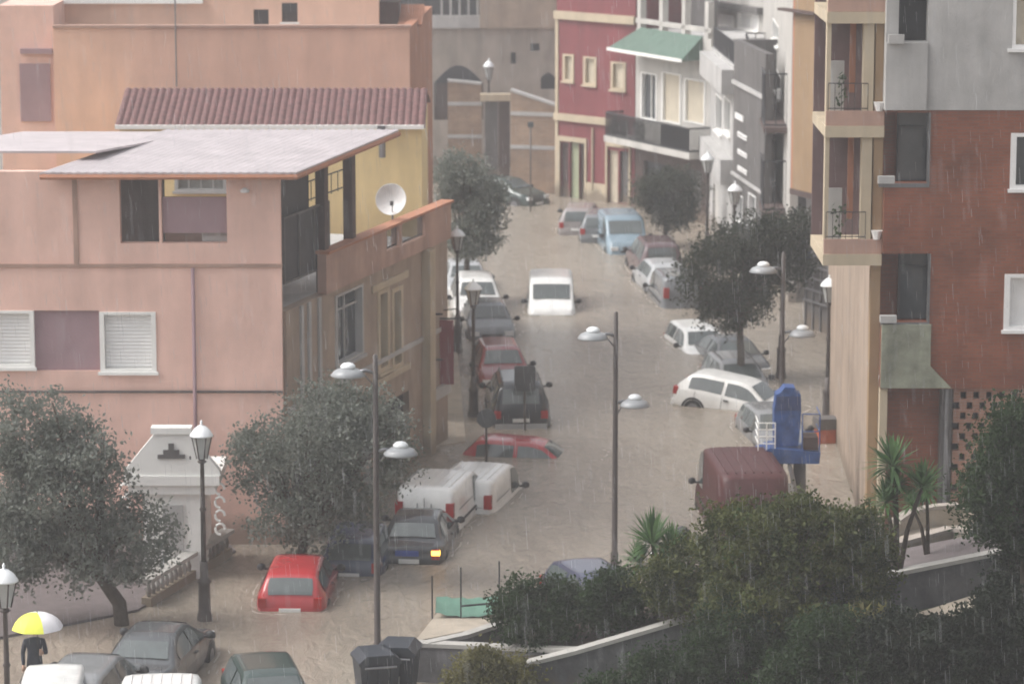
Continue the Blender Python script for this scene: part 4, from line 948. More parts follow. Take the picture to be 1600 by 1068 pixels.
def twin(u, vb, vtop, vh1, vh2, du1, du2, label, rz=0):
    b0 = W(u, vb); s = sc_at(b0); Z = lambda v: atY(u, v, b0.y).z
    r = empty('twin_lamp_post', b0, 0, label, 'street lamp', 'tall posts with two dome lamps')
    zt_ = Z(vtop); mb = MB(); mb.lathe([(.10,-.6),(.10,.5),(.075,.55),(.065,zt_*.6),(.055,zt_),(.01,zt_+.03)], 12); mb.build('pole', M_post, r, True)
    for du, vh, sg in ((du1, vh1, -1), (du2, vh2, 1)):
        x = sg*du/s; z = Z(vh)
        mb = MB(); mb.tube([(0,0,z-.08),(x*.35,0,z-.02),(x*.7,0,z-.05)], .04, 8); mb.tube([(0,0,z-.4),(x*.4,0,z-.12),(x*.5,0,z-.06)], .018, 6); mb.build('arm', M_steel, r, True)
        mb = MB(); mb.lathe([(.12,-.18),(.36,-.15),(.37,-.12),(.3,-.03),(.17,.03)], 18, (x,0,z), 1.05, 1); mb.build('lamp_shade', M_shade, r, True)
        mb = MB(); mb.lathe([(.171,.031),(.17,.09),(.11,.14),(.02,.16)], 14, (x,0,z)); mb.build('lamp_cap', M_cap, r, True)
    return r
twin(960, 893, 488, 520, 625, 35, 30, 'tall post with two dome lamps standing alone in the middle of the flood water')
twin(590, 1040, 555, 577, 700, 42, 38, 'tall post with two dome lamps behind the dark bins')
twin(1219, 760, 395, 417, 516, 31, 31, 'tall post with two dome lamps in front of the right hand tree')

# ================================================================== SIGNS ON POSTS
def sign(u, vb, vt, kind, size, label, name='road_sign', wpole=.035):
    b0 = W(u, vb); s = sc_at(b0); r = empty(name, b0, 0, label, 'road sign', 'road signs seen from behind')
    zt_ = atY(u, vt, b0.y).z; mb = MB(); mb.tube([(0,0,-.6),(0,0,zt_-.05)], wpole, 8); mb.build('pole', M_post, r, True)
    q = size/s/2; mb = MB()
    if kind == 'round':
        V=[]; n_=20
        for y_ in (-.02,.02): V += [(q*math.cos(2*math.pi*k/n_), y_-.05, zt_-q+q*math.sin(2*math.pi*k/n_)) for k in range(n_)]
        mb.add(V, [tuple(range(n_)), tuple(range(2*n_-1,n_-1,-1))]+[(k,n_+k,n_+(k+1)%n_,(k+1)%n_) for k in range(n_)])
    elif kind == 'square': mb.extr([(-q,zt_-2.3*q),(-q*.85,zt_-2.4*q),(q*.85,zt_-2.4*q),(q,zt_-2.3*q),(q,zt_-.1*q),(q*.85,zt_),(-q*.85,zt_),(-q,zt_-.1*q)], -.07, -.03)
    elif kind == 'small': mb.box(-q, q, -.07, -.03, zt_-2*q, zt_)
    mb.build('plate', mat('sign_back', (.07,.075,.08), .5, .15, 4), r)
    mb = MB(); mb.box(-q*.6,q*.6,-.028,.0,zt_-q*.8,zt_-q*.7); mb.build('bracket', M_steel, r); return r
sign(820, 672, 571, 'square', 33, 'rectangular dark road sign back in front of the dark estate car')
sign(760, 735, 638, 'round', 30, 'round dark road sign back left of the sunken red car')
sign(829, 330, 190, 'small', 9, 'thin dark post with a small plate by the far brick wall')
sign(1332, 745, 572, 'small', 7, 'thin grey post with a small plate beside the brick building')

# ================================================================== TREES AND SHRUBS
def leaf_cloud(ells, n, leaf, clump=.35, per=60, hollow=.35, droop=0.0, aspect=.55):
    """ells: (cx,cy,cz,rx,ry,rz) -> vertices, faces of many small leaves gathered in clumps"""
    n = int(n*1.5); leaf = leaf*.62
    vol = np.array([e[3]*e[4]*e[5] for e in ells])**.8; vol /= vol.sum()
    nc = max(1, n//per); cnt = rng.multinomial(nc, vol); C = []
    for e, k in zip(ells, cnt):
        if k == 0: continue
        d = rng.normal(size=(k,3)); d /= np.linalg.norm(d,axis=1)[:,None]
        r_ = (hollow + (1-hollow)*rng.random(k))**(1/1.6) * (1 + .16*rng.normal(size=k)*.6)
        hd = rng.normal(size=(6,3)); hd /= np.linalg.norm(hd,axis=1)[:,None]; lob = rng.normal(size=(5,3)); lob /= np.linalg.norm(lob,axis=1)[:,None]
        r_ = r_*(.80 + .34*np.clip((d@lob.T).max(1)-.3, 0, 1)/.7)
        keep = ~(((d@hd.T) > .93).any(1) & (r_ > .45)); d = d[keep]; r_ = r_[keep]
        C.append(np.array(e[:3]) + d*r_[:,None]*np.array(e[3:]))
    C = np.vstack(C); m_ = len(C)
    cs = clump*(.6+.8*rng.random(m_))
    P = np.repeat(C, per, 0) + rng.normal(size=(m_*per,3))*np.repeat(cs,per)[:,None]*np.array([.5,.5,.36])
    N = len(P); a = rng.normal(size=(N,3)); a[:,2] -= droop; a /= np.linalg.norm(a,axis=1)[:,None]
    b = rng.normal(size=(N,3)); b -= (b*a).sum(1)[:,None]*a; b /= np.linalg.norm(b,axis=1)[:,None]
    sz = leaf*(.6+.8*rng.random(N))[:,None]
    V = np.stack([P - a*sz, P + b*sz*aspect, P + a*sz, P - b*sz*aspect], 1).reshape(-1,3)
    return V
def leaves_obj(name, V, m, parent):
    n = len(V)//4; me = bpy.data.meshes.new(name); me.vertices.add(len(V)); me.vertices.foreach_set('co', V.astype('f').ravel())
    me.loops.add(n*4); me.loops.foreach_set('vertex_index', np.arange(n*4, dtype='i')); me.polygons.add(n)
    me.polygons.foreach_set('loop_start', np.arange(0,n*4,4,dtype='i')); me.polygons.foreach_set('loop_total', np.full(n,4,dtype='i'))
    me.update(calc_edges=True); me.materials.append(m); o = bpy.data.objects.new(name, me); COL.objects.link(o); o.parent = parent; return o
def tree(u, vb, ells, label, m, n=14000, leaf=.09, name='street_tree', zb_=0, group=None, trunk_r=.16, cat='tree', clump=.38, yoff=0):
    b0 = W(u, vb, zb_); s = sc_at(b0); r = empty(name, b0, 0, label, cat, group)
    E = []
    for (cu, cv, ru, rv) in ells:
        p = atY(cu, cv, b0.y); E.append((p.x-b0.x, yoff + rng.uniform(-.3,.3), p.z-b0.z, ru/s, max(ru,rv*.7)/s*.9, rv/s))
    leaves_obj('crown', leaf_cloud(E, n, leaf, clump), m, r)
    top = Vector(E[0][:3]); mb = MB()
    k0 = min(e[2]-e[5]*.5 for e in E); fork = Vector((top.x*.4, top.y*.4, max(k0, top.z*.35)))
    mb.tube([(0,0,-.7), (fork.x*.2, 0, fork.z*.4), tuple(fork), tuple(fork.lerp(top,.6))], [trunk_r, trunk_r*.85, trunk_r*.7, trunk_r*.3], 10)
    for e in E:
        for j in range(4):
            tip = Vector((e[0]+rng.uniform(-.7,.7)*e[3], e[1]+rng.uniform(-.7,.7)*e[4], e[2]+rng.uniform(-.2,.7)*e[5])); mid = fork.lerp(tip,.5)+Vector((rng.uniform(-.15,.15),rng.uniform(-.15,.15),.1))
            mb.tube([tuple(fork-Vector((0,0,.1))), tuple(mid), tuple(tip)], [trunk_r*.45, trunk_r*.28, trunk_r*.1], 6)
    mb.build('trunk', M_bark, r, True); return r
GT = 'street trees along the flooded road'
tree(195, 975, [(90,770,100,135),(40,680,75,85),(190,850,80,75),(30,850,75,85),(150,700,32,50)], 'large rounded dark tree at the left edge in front of the pink building', L_veil, 26000, .09, group=GT, trunk_r=.2)
tree(470, 905, [(485,735,115,105),(420,720,60,80),(560,720,80,95),(520,640,70,50),(600,660,45,60),(450,810,60,45)], 'bushy dark street tree above the red and navy cars', L_veil, 24000, .085, group=GT)
tree(728, 470, [(735,310,50,62),(715,268,36,42),(755,355,34,48),(765,310,28,40),(735,380,34,30)], 'tall narrow tree at the left kerb, in front of the far corner', L_veil, 15000, .1, group=GT, trunk_r=.14)
tree(1158, 592, [(1150,430,75,72),(1110,420,48,55),(1205,410,65,70),(1235,380,50,65),(1130,480,50,38),(1180,370,60,40)], 'broad dark street tree on the right with its trunk in the water', L_dark, 24000, .09, group=GT, trunk_r=.15)
tree(1040, 385, [(1040,298,38,38),(1008,305,24,28),(1072,300,28,38),(1050,335,38,24)], 'smaller tree in front of the dark shopfront of the white house', L_dark, 11000, .1, group=GT, trunk_r=.12)
def shrub(u, vb, ells, label, m, n, z, leaf=.07, name='shrub', clump=.25, group=None): return tree(u, vb, ells, label, m, n, leaf, name, z, group, .05, 'shrub', clump)

# ---- planting terrace in the foreground
top_pts = [(800,1040,.90),(900,1015,1.23),(1060,968,1.87),(1380,897,2.83),(1590,855,3.40),(1700,838,3.6)]
Wp = [W(*p) for p in top_pts]
def strip(name, m, A, B_, za, zb2, label=None, th=None):
    pass
bx = [p.x for p in Wp]; bz = [p.z for p in Wp]; by = [p.y for p in Wp]
zw = lambda x: float(np.interp(x, bx, bz)); yw = lambda x: float(np.interp(x, bx, by))
def wallrun(name, pts, zlow, th, label, capm=M_coping, wm=M_stonewall):
    r = empty(name, (pts[0].x, pts[0].y, 0), 0, label, 'wall'); o = pts[0]; mb = MB(); mc = MB()
    for a, b_ in zip(pts[:-1], pts[1:]):
        d = Vector((b_.x-a.x, b_.y-a.y, 0)).normalized(); nn = Vector((-d.y, d.x, 0))*th
        q = [a, b_, b_+nn, a+nn]; zc = [a.z, b_.z, b_.z, a.z]
        mb.prism([(p.x-o.x, p.y-o.y) for p in q], [zlow(p.x) for p in q], [z-.09 for z in zc])
        e1 = -nn.normalized()*.04; q = [a+e1, b_+e1, b_+nn-e1, a+nn-e1]
        mc.prism([(p.x-o.x, p.y-o.y) for p in q], [z-.088 for z in zc], zc)
    mb.build('wall_body', wm, r); mc.build('coping', capm, r); return r
zbank = lambda x: max(-.5, zw(x)-.95)
wallrun('retaining_wall', Wp, lambda x: -.6, .22, 'long dark stone retaining wall with white coping rising to the right')
wa = [W(642,1003,.9), W(760,1008,.92), W(905,1014,1.15)]; wallrun('planter_wall', wa, lambda x: -.6, .22, 'short grey planter wall beside the dark bins', wm=mat('light_stone_wall', (.17,.165,.17), .85, .25, 3, .4, 10))
wc = [W(668,1003,.92), W(730,990,.95), W(790,970,1.0), W(880,950,1.1)]; wallrun('kerb_wall', wc, lambda x: -.6, .16, 'white coped low wall slanting up to the bushes')
def grid_sheet(name, m, xr, yf, yb_, zf_, nx=30, ny=14, rough=.05, kind='structure'):
    mb = MB(); V=[]; 
    for i in range(nx+1):
        x = xr[0]+(xr[1]-xr[0])*i/nx
        for j in range(ny+1):
            y_ = yf(x)+(yb_(x)-yf(x))*j/ny; V.append((x,y_,zf_(x,y_)+random.uniform(-rough,rough)*(0<i<nx and 0<j<ny)))
    n1_=ny+1; F=[(i*n1_+j,(i+1)*n1_+j,(i+1)*n1_+j+1,i*n1_+j+1) for i in range(nx) for j in range(ny)]
    mb.add(V,F); return tag(mb.build(name, m, None, True), kind=kind)
M_bank = mat('bank_groundcover', (.022, .032, .014), .95, .5, 5, .8, 14)
grid_sheet('garden_bank', M_bank, (-1.9, 16), lambda x: 52, lambda x: yw(x)-.001, lambda x, y: zbank(x))
grid_sheet('flower_bed', M_soil, (bx[0]+.05, 6.2), lambda x: yw(x)+.22, lambda x: yw(x)+3.2+.1*x, lambda x, y: zw(x)-.15, rough=.03)
grid_sheet('upper_paving', M_paving, (6.2, 15), lambda x: yw(x)+.22, lambda x: yw(x)+2.2, lambda x, y: zw(x)-.12, rough=0)
ub = [W(1385,852,2.95), W(1488,824,3.15), W(1575,834,3.2), W(1700,845,3.2)]
wallrun('step_wall', ub, lambda x: -.6, .2, 'low pale coped step between the purple paving and the beige landing', capm=M_stone, wm=M_pave2)
cb = [W(1405,812,3.3), W(1425,798,3.38), W(1460,790,3.42), W(1500,787,3.42), W(1535,793,3.42), W(1560,803,3.4), W(1640,812,3.4)]
wallrun('curved_wall', cb, lambda x: -.6, .18, 'curved pale topped wall in front of the brick lattice', capm=M_stone, wm=M_pave2)
mb = MB(); pl = [ub[0], ub[1], ub[2], cb[5], cb[3], cb[1]]
mb.prism([(p.x,p.y+.02) for p in pl], -.5, 2.95); tag(mb.build('landing', M_pave2), kind='structure')
pp = [W(1322,986,2.3), W(1440,962,2.35), W(1535,940,2.4), W(1535,924,2.4), W(1430,940,2.35), W(1322,968,2.3)]
mb = MB(); mb.prism([(p.x,p.y) for p in pp], 1.5, [zbank(p.x)+.09 for p in pp]); tag(mb.build('footpath', M_pave2), kind='structure')
pv = [W(648,1001,.55), W(790,972,.55), W(800,950,.55), W(690,948,.55)]
mb = MB(); mb.prism([(p.x,p.y) for p in pv], -.5, .55); tag(mb.build('terrace', M_pave2), kind='structure')
# green tarpaulin between thin posts
tb = W(730, 968, .56); s = sc_at(tb); r = empty('tarpaulin_shelter', tb, 0, 'green tarpaulin slung low between thin posts at the edge of the terrace', 'shelter')
mb = MB(); V=[]; 
for i in range(13):
    for j in range(5):
        V.append((-50/s+100/s*i/12, .2+.9*j/4, .12 - .10*math.sin(math.pi*i/12)*(1-.5*j/4)+ .16*j/4+.02*math.sin(i*2.1+j)))
F=[(i*5+j,(i+1)*5+j,(i+1)*5+j+1,i*5+j+1) for i in range(12) for j in range(4)]; mb.add(V,F); tp = mb.build('sheet', M_tarp, r, True)
for du, h in ((-55,1.0),(-10,1.2),(50,1.35)):
    mb = MB(); mb.tube([(du/s,.2,-.5),(du/s,.2,h)], .02, 6); mb.build('post', M_iron, r)
mb = MB(); mb.tube([(-10/s,.2,.28),(50/s,.2,.36)], .025, 6); mb.build('rail', M_iron, r)
# shrubs
GS = 'shrubs in the foreground planting'
shrub(842, 1000, [(842,945,58,48),(810,950,38,42),(875,950,38,44),(845,975,55,30)], 'rounded dark green bush at the left end of the flower bed', L_shrub, 12000, 1.0, group=GS)
shrub(958, 985, [(958,925,42,38),(940,950,36,32),(975,945,34,36)], 'dark round bush beside the blue-grey car', L_shrub, 9000, 1.35, group=GS)
shrub(1050, 960, [(1045,900,50,42),(1080,880,40,45),(1060,930,45,30)], 'loose bush between the palm and the big green bush', L_mid, 8000, 1.9, group=GS)
shrub(1245, 1000, [(1160,850,70,60),(1245,845,95,62),(1335,850,65,60),(1200,920,110,60),(1310,925,70,60),(1250,800,40,22),(1130,810,30,24),(1370,880,40,50)], 'very large green bush with ochre patches in front of the maroon van', L_mid, 42000, 1.9, group=GS, leaf=.08)
shrub(1165, 1075, [(1165,990,85,70),(1120,1030,60,50),(1210,1030,60,50)], 'rounded dark green bush in the lower centre right', L_shrub, 16000, 1.1, group=GS)
shrub(1290, 1090, [(1290,1010,75,60),(1250,1050,60,40),(1340,1050,70,45)], 'dark bush between the rounded bush and the hedge painted almost black', L_shrub, 14000, 1.6, group=GS)
shrub(1480, 1090, [(1430,1000,90,40),(1500,1020,110,60),(1570,990,70,90),(1400,1050,90,40)], 'hedge painted almost black as if unlit, across the lower right corner', L_unlit, 26000, 1.8, group=GS, leaf=.08)
shrub(1580, 960, [(1585,900,35,75),(1560,930,30,50),(1600,960,50,60)], 'upright shrub painted black as if unlit, at the right edge below the leafy tree', L_unlit, 9000, 2.2, group=GS)
tree(1600, 905, [(1590,720,55,80),(1555,790,50,55),(1610,800,50,70),(1590,650,30,40),(1530,760,25,35)], 'leafy green tree at the right edge in front of the brick lattice', L_shrub, 20000, .08, name='garden_tree', zb_=3.2, trunk_r=.08)
shrub(762, 1095, [(762,1035,38,30),(740,1060,50,30),(790,1055,45,26)], 'olive green shrub in front of the grey planter wall', L_olive, 8000, .25, group=GS)
shrub(1040, 1090, [(1040,1040,55,28),(980,1060,60,22),(1100,1050,40,30)], 'low dark shrub at the foot of the retaining wall', L_shrub, 8000, .9, group=GS)
shrub(1330, 930, [(1330,905,35,30),(1360,930,30,26),(1350,880,30,30)], 'dark undergrowth below the yucca trunks', L_shrub, 5000, 2.6, group=GS)
# banana-like broad leaves on the bank
def spiky(u, vb, z, heads, label, m=L_yucca, name='yucca', n=70, ll=.55, wd=.035, trunk=.06, cat='yucca'):
    b0 = W(u, vb, z); s = sc_at(b0); r = empty(name, b0, 0, label, cat); mt = MB(); vs = []
    for (cu, cv, q) in heads:
        p = atY(cu, cv, b0.y) - b0; mt.tube([(0,0,-.3), (p.x*.4, 0, p.z*.5), (p.x,0,p.z)], [trunk*1.3, trunk, trunk*.8], 8)
        for k in range(n):
            a = rng.uniform(0,2*math.pi); el = rng.uniform(-.5,1.45); L_ = ll*q*rng.uniform(.7,1.1)
            d = np.array([math.cos(a)*math.cos(el), math.sin(a)*math.cos(el), math.sin(el)]); sd_ = np.array([-math.sin(a), math.cos(a), 0])*wd*q
            c = np.array(p); m1 = c+d*L_*.5+np.array([0,0,.02]); t_ = c+d*L_+np.array([0,0,-.12*L_*(1-abs(el)/1.5)])
            vs += [c-sd_*.4, m1-sd_, t_, m1+sd_]
    leaves_obj('foliage', np.array(vs), m, r); mt.build('trunk', M_bark, r, True); return r
spiky(1402, 895, 2.8, [(1395,728,1.1),(1440,762,1.0),(1400,760,.8),(1385,785,.9)], 'tall yucca with several spiky heads in front of the brick building', ll=.72, trunk=.05, n=110)
spiky(1025, 950, 1.8, [(1020,850,1.15),(1050,865,1.0),(1035,890,.9),(1000,880,.8)], 'bushy yucca with pale stems left of the maroon van', ll=.75, trunk=.045, n=100)
spiky(1345, 1010, 2.2, [(1340,975,.9),(1375,970,.8)], 'broad leaved plant beside the pale footpath', m=L_olive, name='broad_leaved_plant', n=34, ll=.6, wd=.09, trunk=.03, cat='plant')
spiky(1450, 860, 3.0, [(1448,770,.9),(1425,790,.7)], 'small dark yucca by the curved wall', ll=.6, n=80, trunk=.04)
# garden marker posts
for u, v, lab in ((1018,872,'short white post beside the bushy yucca'), (1000,925,'small white stake in the flower bed near the bushy yucca')):
    b0 = W(u, v+22, 1.7); r = tag(MB().build('marker_post', M_whitep), lab, 'post', 'white posts in the flower bed')
    bpy.data.objects.remove(r); mb = MB(); mb.lathe([(.04,0),(.04,.42),(.055,.43),(.03,.5)], 10); r = mb.build('marker_post', M_whitep, None, True); r.location = b0; tag(r, lab, 'post', 'white posts in the flower bed')
# grass strip
g0 = []; 
for k in range(9000):
    x = rng.uniform(-1.2, 7.5); y = rng.uniform(57, 65.0); g0.append((x,y))
G = np.array(g0); z = np.array([zbank(x) for x in G[:,0]]); P = np.c_[G, z]; a = rng.uniform(0,2*math.pi,len(P)); h = rng.uniform(.08,.2,len(P))
sd_ = np.c_[np.cos(a)*.02, np.sin(a)*.02, 0*a]; ln = np.c_[rng.normal(size=len(P))*.05, rng.normal(size=len(P))*.05, h]
gr = leaves_obj('grass', np.stack([P-sd_, P+sd_, P+sd_*.3+ln, P-sd_*.3+ln],1).reshape(-1,3), leaf_mat('grass_blades', (.03,.07,.02), (.08,.16,.045)), None); tag(gr, 'short green grass along the bottom of the bank', 'grass', kind='stuff')

# ================================================================== BLUE LIFT
b0 = W(1232, 800); s = sc_at(b0); Z = lambda v: atY(1232, v, b0.y).z; X = lambda u: (u-1232)/s
r = empty('lift_platform', b0, 0, 'blue work platform lift with railings and a tall blue covered unit beside the maroon van', 'work lift')
mb = MB(); mb.extr([(X(1178),Z(704)),(X(1186),Z(718)),(X(1276),Z(718)),(X(1278),Z(700)),(X(1200),Z(694))], -.5, .5); mb.build('platform', M_blue, r)
mb = MB(); q = [(X(1207),Z(694)),(X(1245),Z(694)),(X(1248),Z(640)),(X(1247),Z(614)),(X(1240),Z(610)),(X(1238),Z(603)),(X(1222),Z(602)),(X(1216),Z(610)),(X(1209),Z(614)),(X(1206),Z(640))]; mb.extr(q, -.25, .3); mb.build('covered_unit', M_blue, r)
mb = MB(); mb.extr([(X(1209.5),Z(638)),(X(1246.5),Z(638)),(X(1246),Z(616)),(X(1210),Z(616))], -.27, -.252); mb.build('control_panel', M_bluedk, r)
mb = MB(); xa, xb_ = X(1181), X(1207)
for z in (Z(665),Z(676),Z(687),Z(655)): mb.tube([(xa,-.48,z),(xb_,-.48,z)], .016, 6); mb.tube([(xa,-.48,z),(xa,.48,z)], .016, 6)
for x in (xa, (xa+xb_)/2, xb_): mb.tube([(x,-.48,Z(700)),(x,-.48,Z(655))], .018, 6)
mb.build('railing', M_whitep, r)
mb = MB(); xa, xb_ = X(1249), X(1276)
for z in (Z(641),Z(668)): mb.tube([(xa,-.48,z),(xb_,-.48,z)], .018, 6); mb.tube([(xb_,-.48,z),(xb_,.48,z)], .018, 6)
for x in (xa, xb_): mb.tube([(x,-.48,Z(700)),(x,-.48,Z(641))], .02, 6)
mb.build('railing', M_blue, r)
mb = MB(); mb.tube([(X(1250),0,-.6),(X(1248),0,Z(717))], .17, 12); mb.build('mast', M_grey, r, True)
mb = MB(); mb.tube([(X(1230),-.3,Z(716)),(X(1240),-.3,Z(760)),(X(1240),-.3,-.4)], .06, 8); mb.build('hydraulic_arm', M_conc, r, True)
mb = MB(); mb.box(X(1222),X(1238),-.35,-.2,Z(765),Z(752)); mb.build('work_lamp', M_cap, r)
mb = MB(); mb.box(X(1252),X(1274),-.45,.2,Z(697),Z(678)); mb.build('tool_crate', M_dkbrown, r)
# orange skip at the foot of the lantern
b0 = W(1291, 690); r = empty('plastic_barrier', b0, R(12), 'orange plastic crate with a grey lid floating at the foot of the iron lantern', 'crate')
mb = MB(); mb.prism([(-.3,-.25),(.22,-.25),(.22,.25),(-.3,.25)], -.1, .42); mb.build('crate_body', mat('orange_plastic', (.42,.10,.04), .5, .2, 5), r)
mb = MB(); mb.prism([(-.34,-.29),(.30,-.29),(.30,.3),(-.34,.3)], .422, .75); mb.build('lid', M_grey, r)
mb = MB(); mb.prism([(.225,-.25),(.42,-.2),(.42,.2),(.225,.2)], -.1, .4); mb.build('side_box', M_dark, r)
# waste containers, lower centre
def bin_(u, vb, rz, label, hgt=1.25, src=[None]):
    b0 = W(u, vb)
    if src[0] is None:
        r = empty('waste_container', b0, rz, label, 'bin', 'dark waste containers')
        m_ = mat('dark_bin_plastic', (.03,.035,.045), .45, .2, 5)
        mb = MB(); mb.add([(-.36,-.34,.15),(.36,-.34,.15),(.36,.34,.15),(-.36,.34,.15),(-.44,-.42,1.0),(.44,-.42,1.0),(.44,.42,1.0),(-.44,.42,1.0)], [(0,3,2,1),(4,5,6,7),(0,1,5,4),(1,2,6,5),(2,3,7,6),(3,0,4,7)]); 
        for k in (-.25,0,.25): mb.box(k-.03,k+.03,-.44,-.36,.2,.95)
        mb.build('bin_body', m_, r)
        mb = MB(); mb.extr([(-.47,1.0),(.47,1.0),(.47,1.06),(.3,1.2),(-.3,1.2),(-.47,1.06)], -.46, .46); mb.build('lid', m_, r)
        mb = MB(); mb.tube([(-.35,-.5,.95),(.35,-.5,.95)], .025, 6); mb.build('handle', M_steel, r)
        for sx in (1,-1):
            mb = MB(); mb.lathe([(.1,-.03),(.1,.03)], 10, (0,0,0)); o = mb.build('wheel', M_rubber, r); o.rotation_euler = (0,R(90),0); o.location = (sx*.3,-.3,.1)
        mb = MB(); mb.box(-.12,.12,-.446,-.442,.35,.55); mb.build('sticker', M_conc, r)
        src[0] = r
    else: r = copy_thing(src[0], b0, rz, label)
    r.location.z = -.1; return r
bin_(588, 1092, R(15), 'dark waste container with pale sticker, nearer the lamp post')
bin_(622, 1078, R(-8), 'dark waste container with a raised look, next to the planter wall')
b0 = W(1066, 865); r = empty('litter_bin', b0, 0, 'small dark litter bin behind the bushy yucca', 'bin')
mb = MB(); mb.lathe([(.16,-.4),(.19,.5),(.2,.52)], 12); mb.build('bin_body', M_dark, r, True); mb = MB(); mb.lathe([(.2,.525),(.19,.62),(.1,.72),(.01,.74)], 12); mb.build('lid', M_dark, r, True)

# ================================================================== PERSON WITH UMBRELLA
b0 = W(56, 1098); rP = empty('person', b0, R(10), 'person in dark clothes walking under a yellow and white umbrella at the left edge', 'person')
def skin(name, verts, edges, rad, m, parent, lvl=2):
    me = bpy.data.meshes.new(name); me.from_pydata(verts, edges, []); me.materials.append(m); o = bpy.data.objects.new(name, me); COL.objects.link(o); o.parent = parent
    o.modifiers.new('skin','SKIN'); 
    for i, d in enumerate(me.skin_vertices[0].data): d.radius = rad[i] if isinstance(rad[i], tuple) else (rad[i], rad[i]); d.use_root = (i == 0)
    s_ = o.modifiers.new('sub','SUBSURF'); s_.levels = lvl; s_.render_levels = lvl; 
    for p in me.polygons: p.use_smooth = True
    return o
cl = mat('dark_coat', (.03,.035,.05), .8, .2, 5); sk_ = mat('skin', (.45,.28,.2), .6, .08, 6)
V=[(0,0,.95),(0,0,1.15),(0,0,1.38),(0,0,1.50), (.1,0,.9),(.12,-.06,.5),(.12,.05,.1),(.12,-.07,.04), (-.1,0,.9),(-.11,.1,.5),(-.11,.22,.12),(-.11,.12,.04), (.19,0,1.40),(.25,-.04,1.12),(.14,-.24,1.22), (-.19,0,1.40),(-.25,.03,1.12),(-.24,-.08,.88)]
E_=[(0,1),(1,2),(2,3),(0,4),(4,5),(5,6),(6,7),(0,8),(8,9),(9,10),(10,11),(2,12),(12,13),(13,14),(2,15),(15,16),(16,17)]
rad=[(.15,.11),(.15,.11),(.15,.11),.06,.09,.07,.05,.045,.09,.07,.05,.045,.065,.05,.04,.065,.05,.04]
skin('coat_and_trousers', V, E_, rad, cl, rP)
mb = MB(); mb.lathe([(.03,-.13),(.07,-.10),(.085,-.03),(.095,.03),(.085,.08),(.05,.12),(.005,.135)], 16, (0,-.01,1.66), .88, 1.05); hd = mb.build('head', sk_, rP, True)
mb = MB(); mb.lathe([(.088,-.06),(.10,.02),(.095,.08),(.06,.125),(.005,.145)], 16, (0,.015,1.67), .92, 1.02); mb.build('hair', M_dark, rP, True)
for sx in (-1,1):
    mb = MB(); mb.lathe([(.004,-.01),(.012,0),(.004,.01)], 8, (sx*.032,-.103,1.665)); mb.build('eye', M_dark, rP, True)
mb = MB(); mb.extr([(-.012,1.62),(.012,1.62),(0,1.67)], -.125, -.09); mb.build('nose', sk_, rP)
mb = MB(); mb.box(-.025,.025,-.102,-.095,1.592,1.600); mb.build('mouth', M_redw, rP)
for cx, cy, cz in ((.13,-.26,1.24), (-.24,-.1,.85)):
    mb = MB(); mb.tube([(cx,cy,cz+.04),(cx,cy-.01,cz-.05)], [.03,.038], 8)
    for k in range(4): mb.tube([(cx-.03+.02*k,cy,cz-.04),(cx-.03+.02*k,cy-.02,cz-.08),(cx-.03+.02*k,cy-.005,cz-.11+.005*abs(k-1.5))], [.011,.010,.007], 6)
    mb.tube([(cx+.035,cy,cz),(cx+.055,cy-.025,cz-.04),(cx+.045,cy-.035,cz-.06)], [.013,.011,.008], 6); mb.build('hand', sk_, rP, True)
rU = empty('umbrella', (b0.x+.12, b0.y-.26, b0.z+1.24), 0, 'open umbrella with yellow and white panels held over the person in dark clothes', 'umbrella')
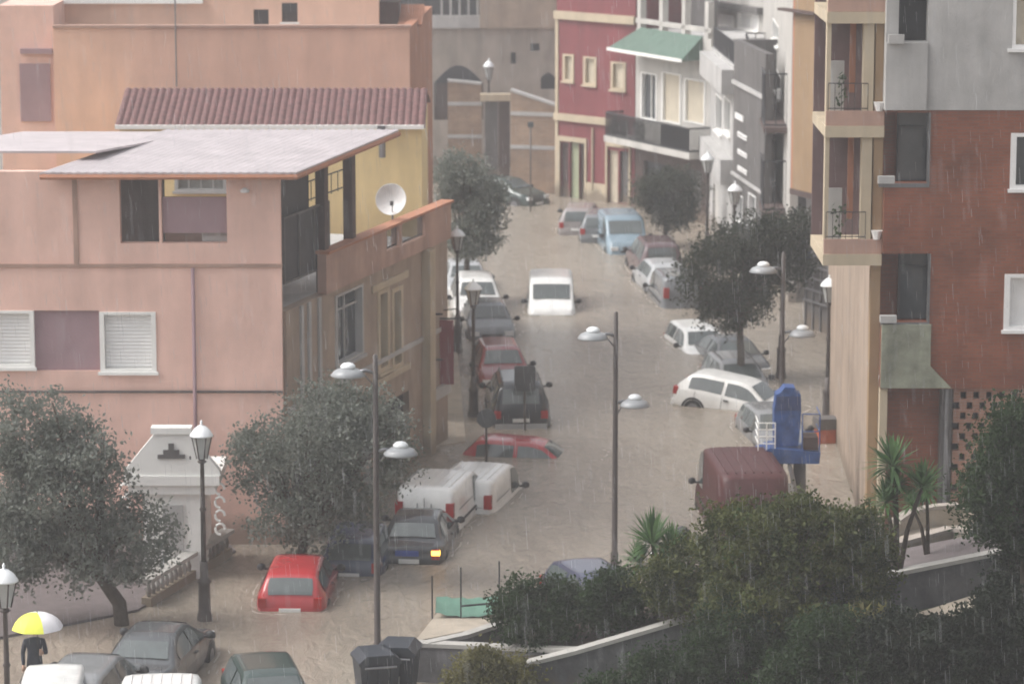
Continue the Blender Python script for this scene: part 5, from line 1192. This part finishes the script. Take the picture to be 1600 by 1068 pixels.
for kind_, mm, sel in (('yellow_panel', mat('yellow_cloth',(.72,.74,.10),.6,.05,5), (3,4,5)), ('white_panel', mat('white_cloth',(.78,.76,.78),.6,.05,5), (0,1,2,6,7))):
    mb = MB()
    for g in sel:
        V=[]; n_=6
        for j in range(7):
            ph = (j/6)*1.25
            for i in range(n_+1):
                a = (g+i/n_)*math.pi/4 + math.pi/8; rr = .56*math.sin(ph)/math.sin(1.25)*(1-.05*math.sin(math.pi*i/n_)*(j/6)); V.append((rr*math.cos(a), rr*math.sin(a), .52+.34*(math.cos(ph)-math.cos(1.25))/(1-math.cos(1.25))))
        mb.add(V, [(j*(n_+1)+i, j*(n_+1)+i+1, (j+1)*(n_+1)+i+1, (j+1)*(n_+1)+i) for j in range(6) for i in range(n_)])
    mb.build(kind_, mm, rU, True)
mb = MB(); mb.tube([(0,0,-.12),(0,0,.9)], .01, 6); mb.tube([(0,0,-.12),(.03,0,-.17),(.06,0,-.12)], .014, 6); mb.build('shaft', M_iron, rU)

# ================================================================== RAIN
N = 12000; C = np.c_[rng.uniform(-11,11,N), rng.uniform(16,62,N), rng.uniform(1,19.5,N)]
ln = rng.uniform(.10,.26,N); a = rng.uniform(0,math.pi,N); wd = rng.uniform(.0010,.0020,N)
dn = np.c_[ln*.07, 0*ln, -ln]; sd_ = np.c_[np.cos(a)*wd, np.sin(a)*wd*.6, 0*a]
m, n, b = nodes_mat('falling_water'); b.inputs['Base Color'].default_value = (.8,.82,.85,1); b.inputs['Alpha'].default_value = .5; b.inputs['Roughness'].default_value = .2
rn = leaves_obj('rain', np.stack([C-sd_, C+sd_, C+sd_+dn, C-sd_+dn],1).reshape(-1,3), m, None); tag(rn, 'fine rain drops falling through the street', 'rain', kind='stuff')
# ================================================================== AIR
m = bpy.data.materials.new('rain_haze'); m.use_nodes = True; n = m.node_tree; n.nodes.remove(n.nodes['Principled BSDF'])
pv_ = n.nodes.new('ShaderNodeVolumePrincipled'); pv_.inputs['Color'].default_value = (.93, .94, .97, 1); pv_.inputs['Density'].default_value = HAZE_DENSITY; pv_.inputs['Anisotropy'].default_value = .3
n.links.new(pv_.outputs[0], n.nodes['Material Output'].inputs['Volume'])
mb = MB(); mb.box(-140, 140, -30, 215, -1.7, 34); hz = mb.build('haze', m); tag(hz, 'pale rain haze filling the street', 'haze', kind='stuff')
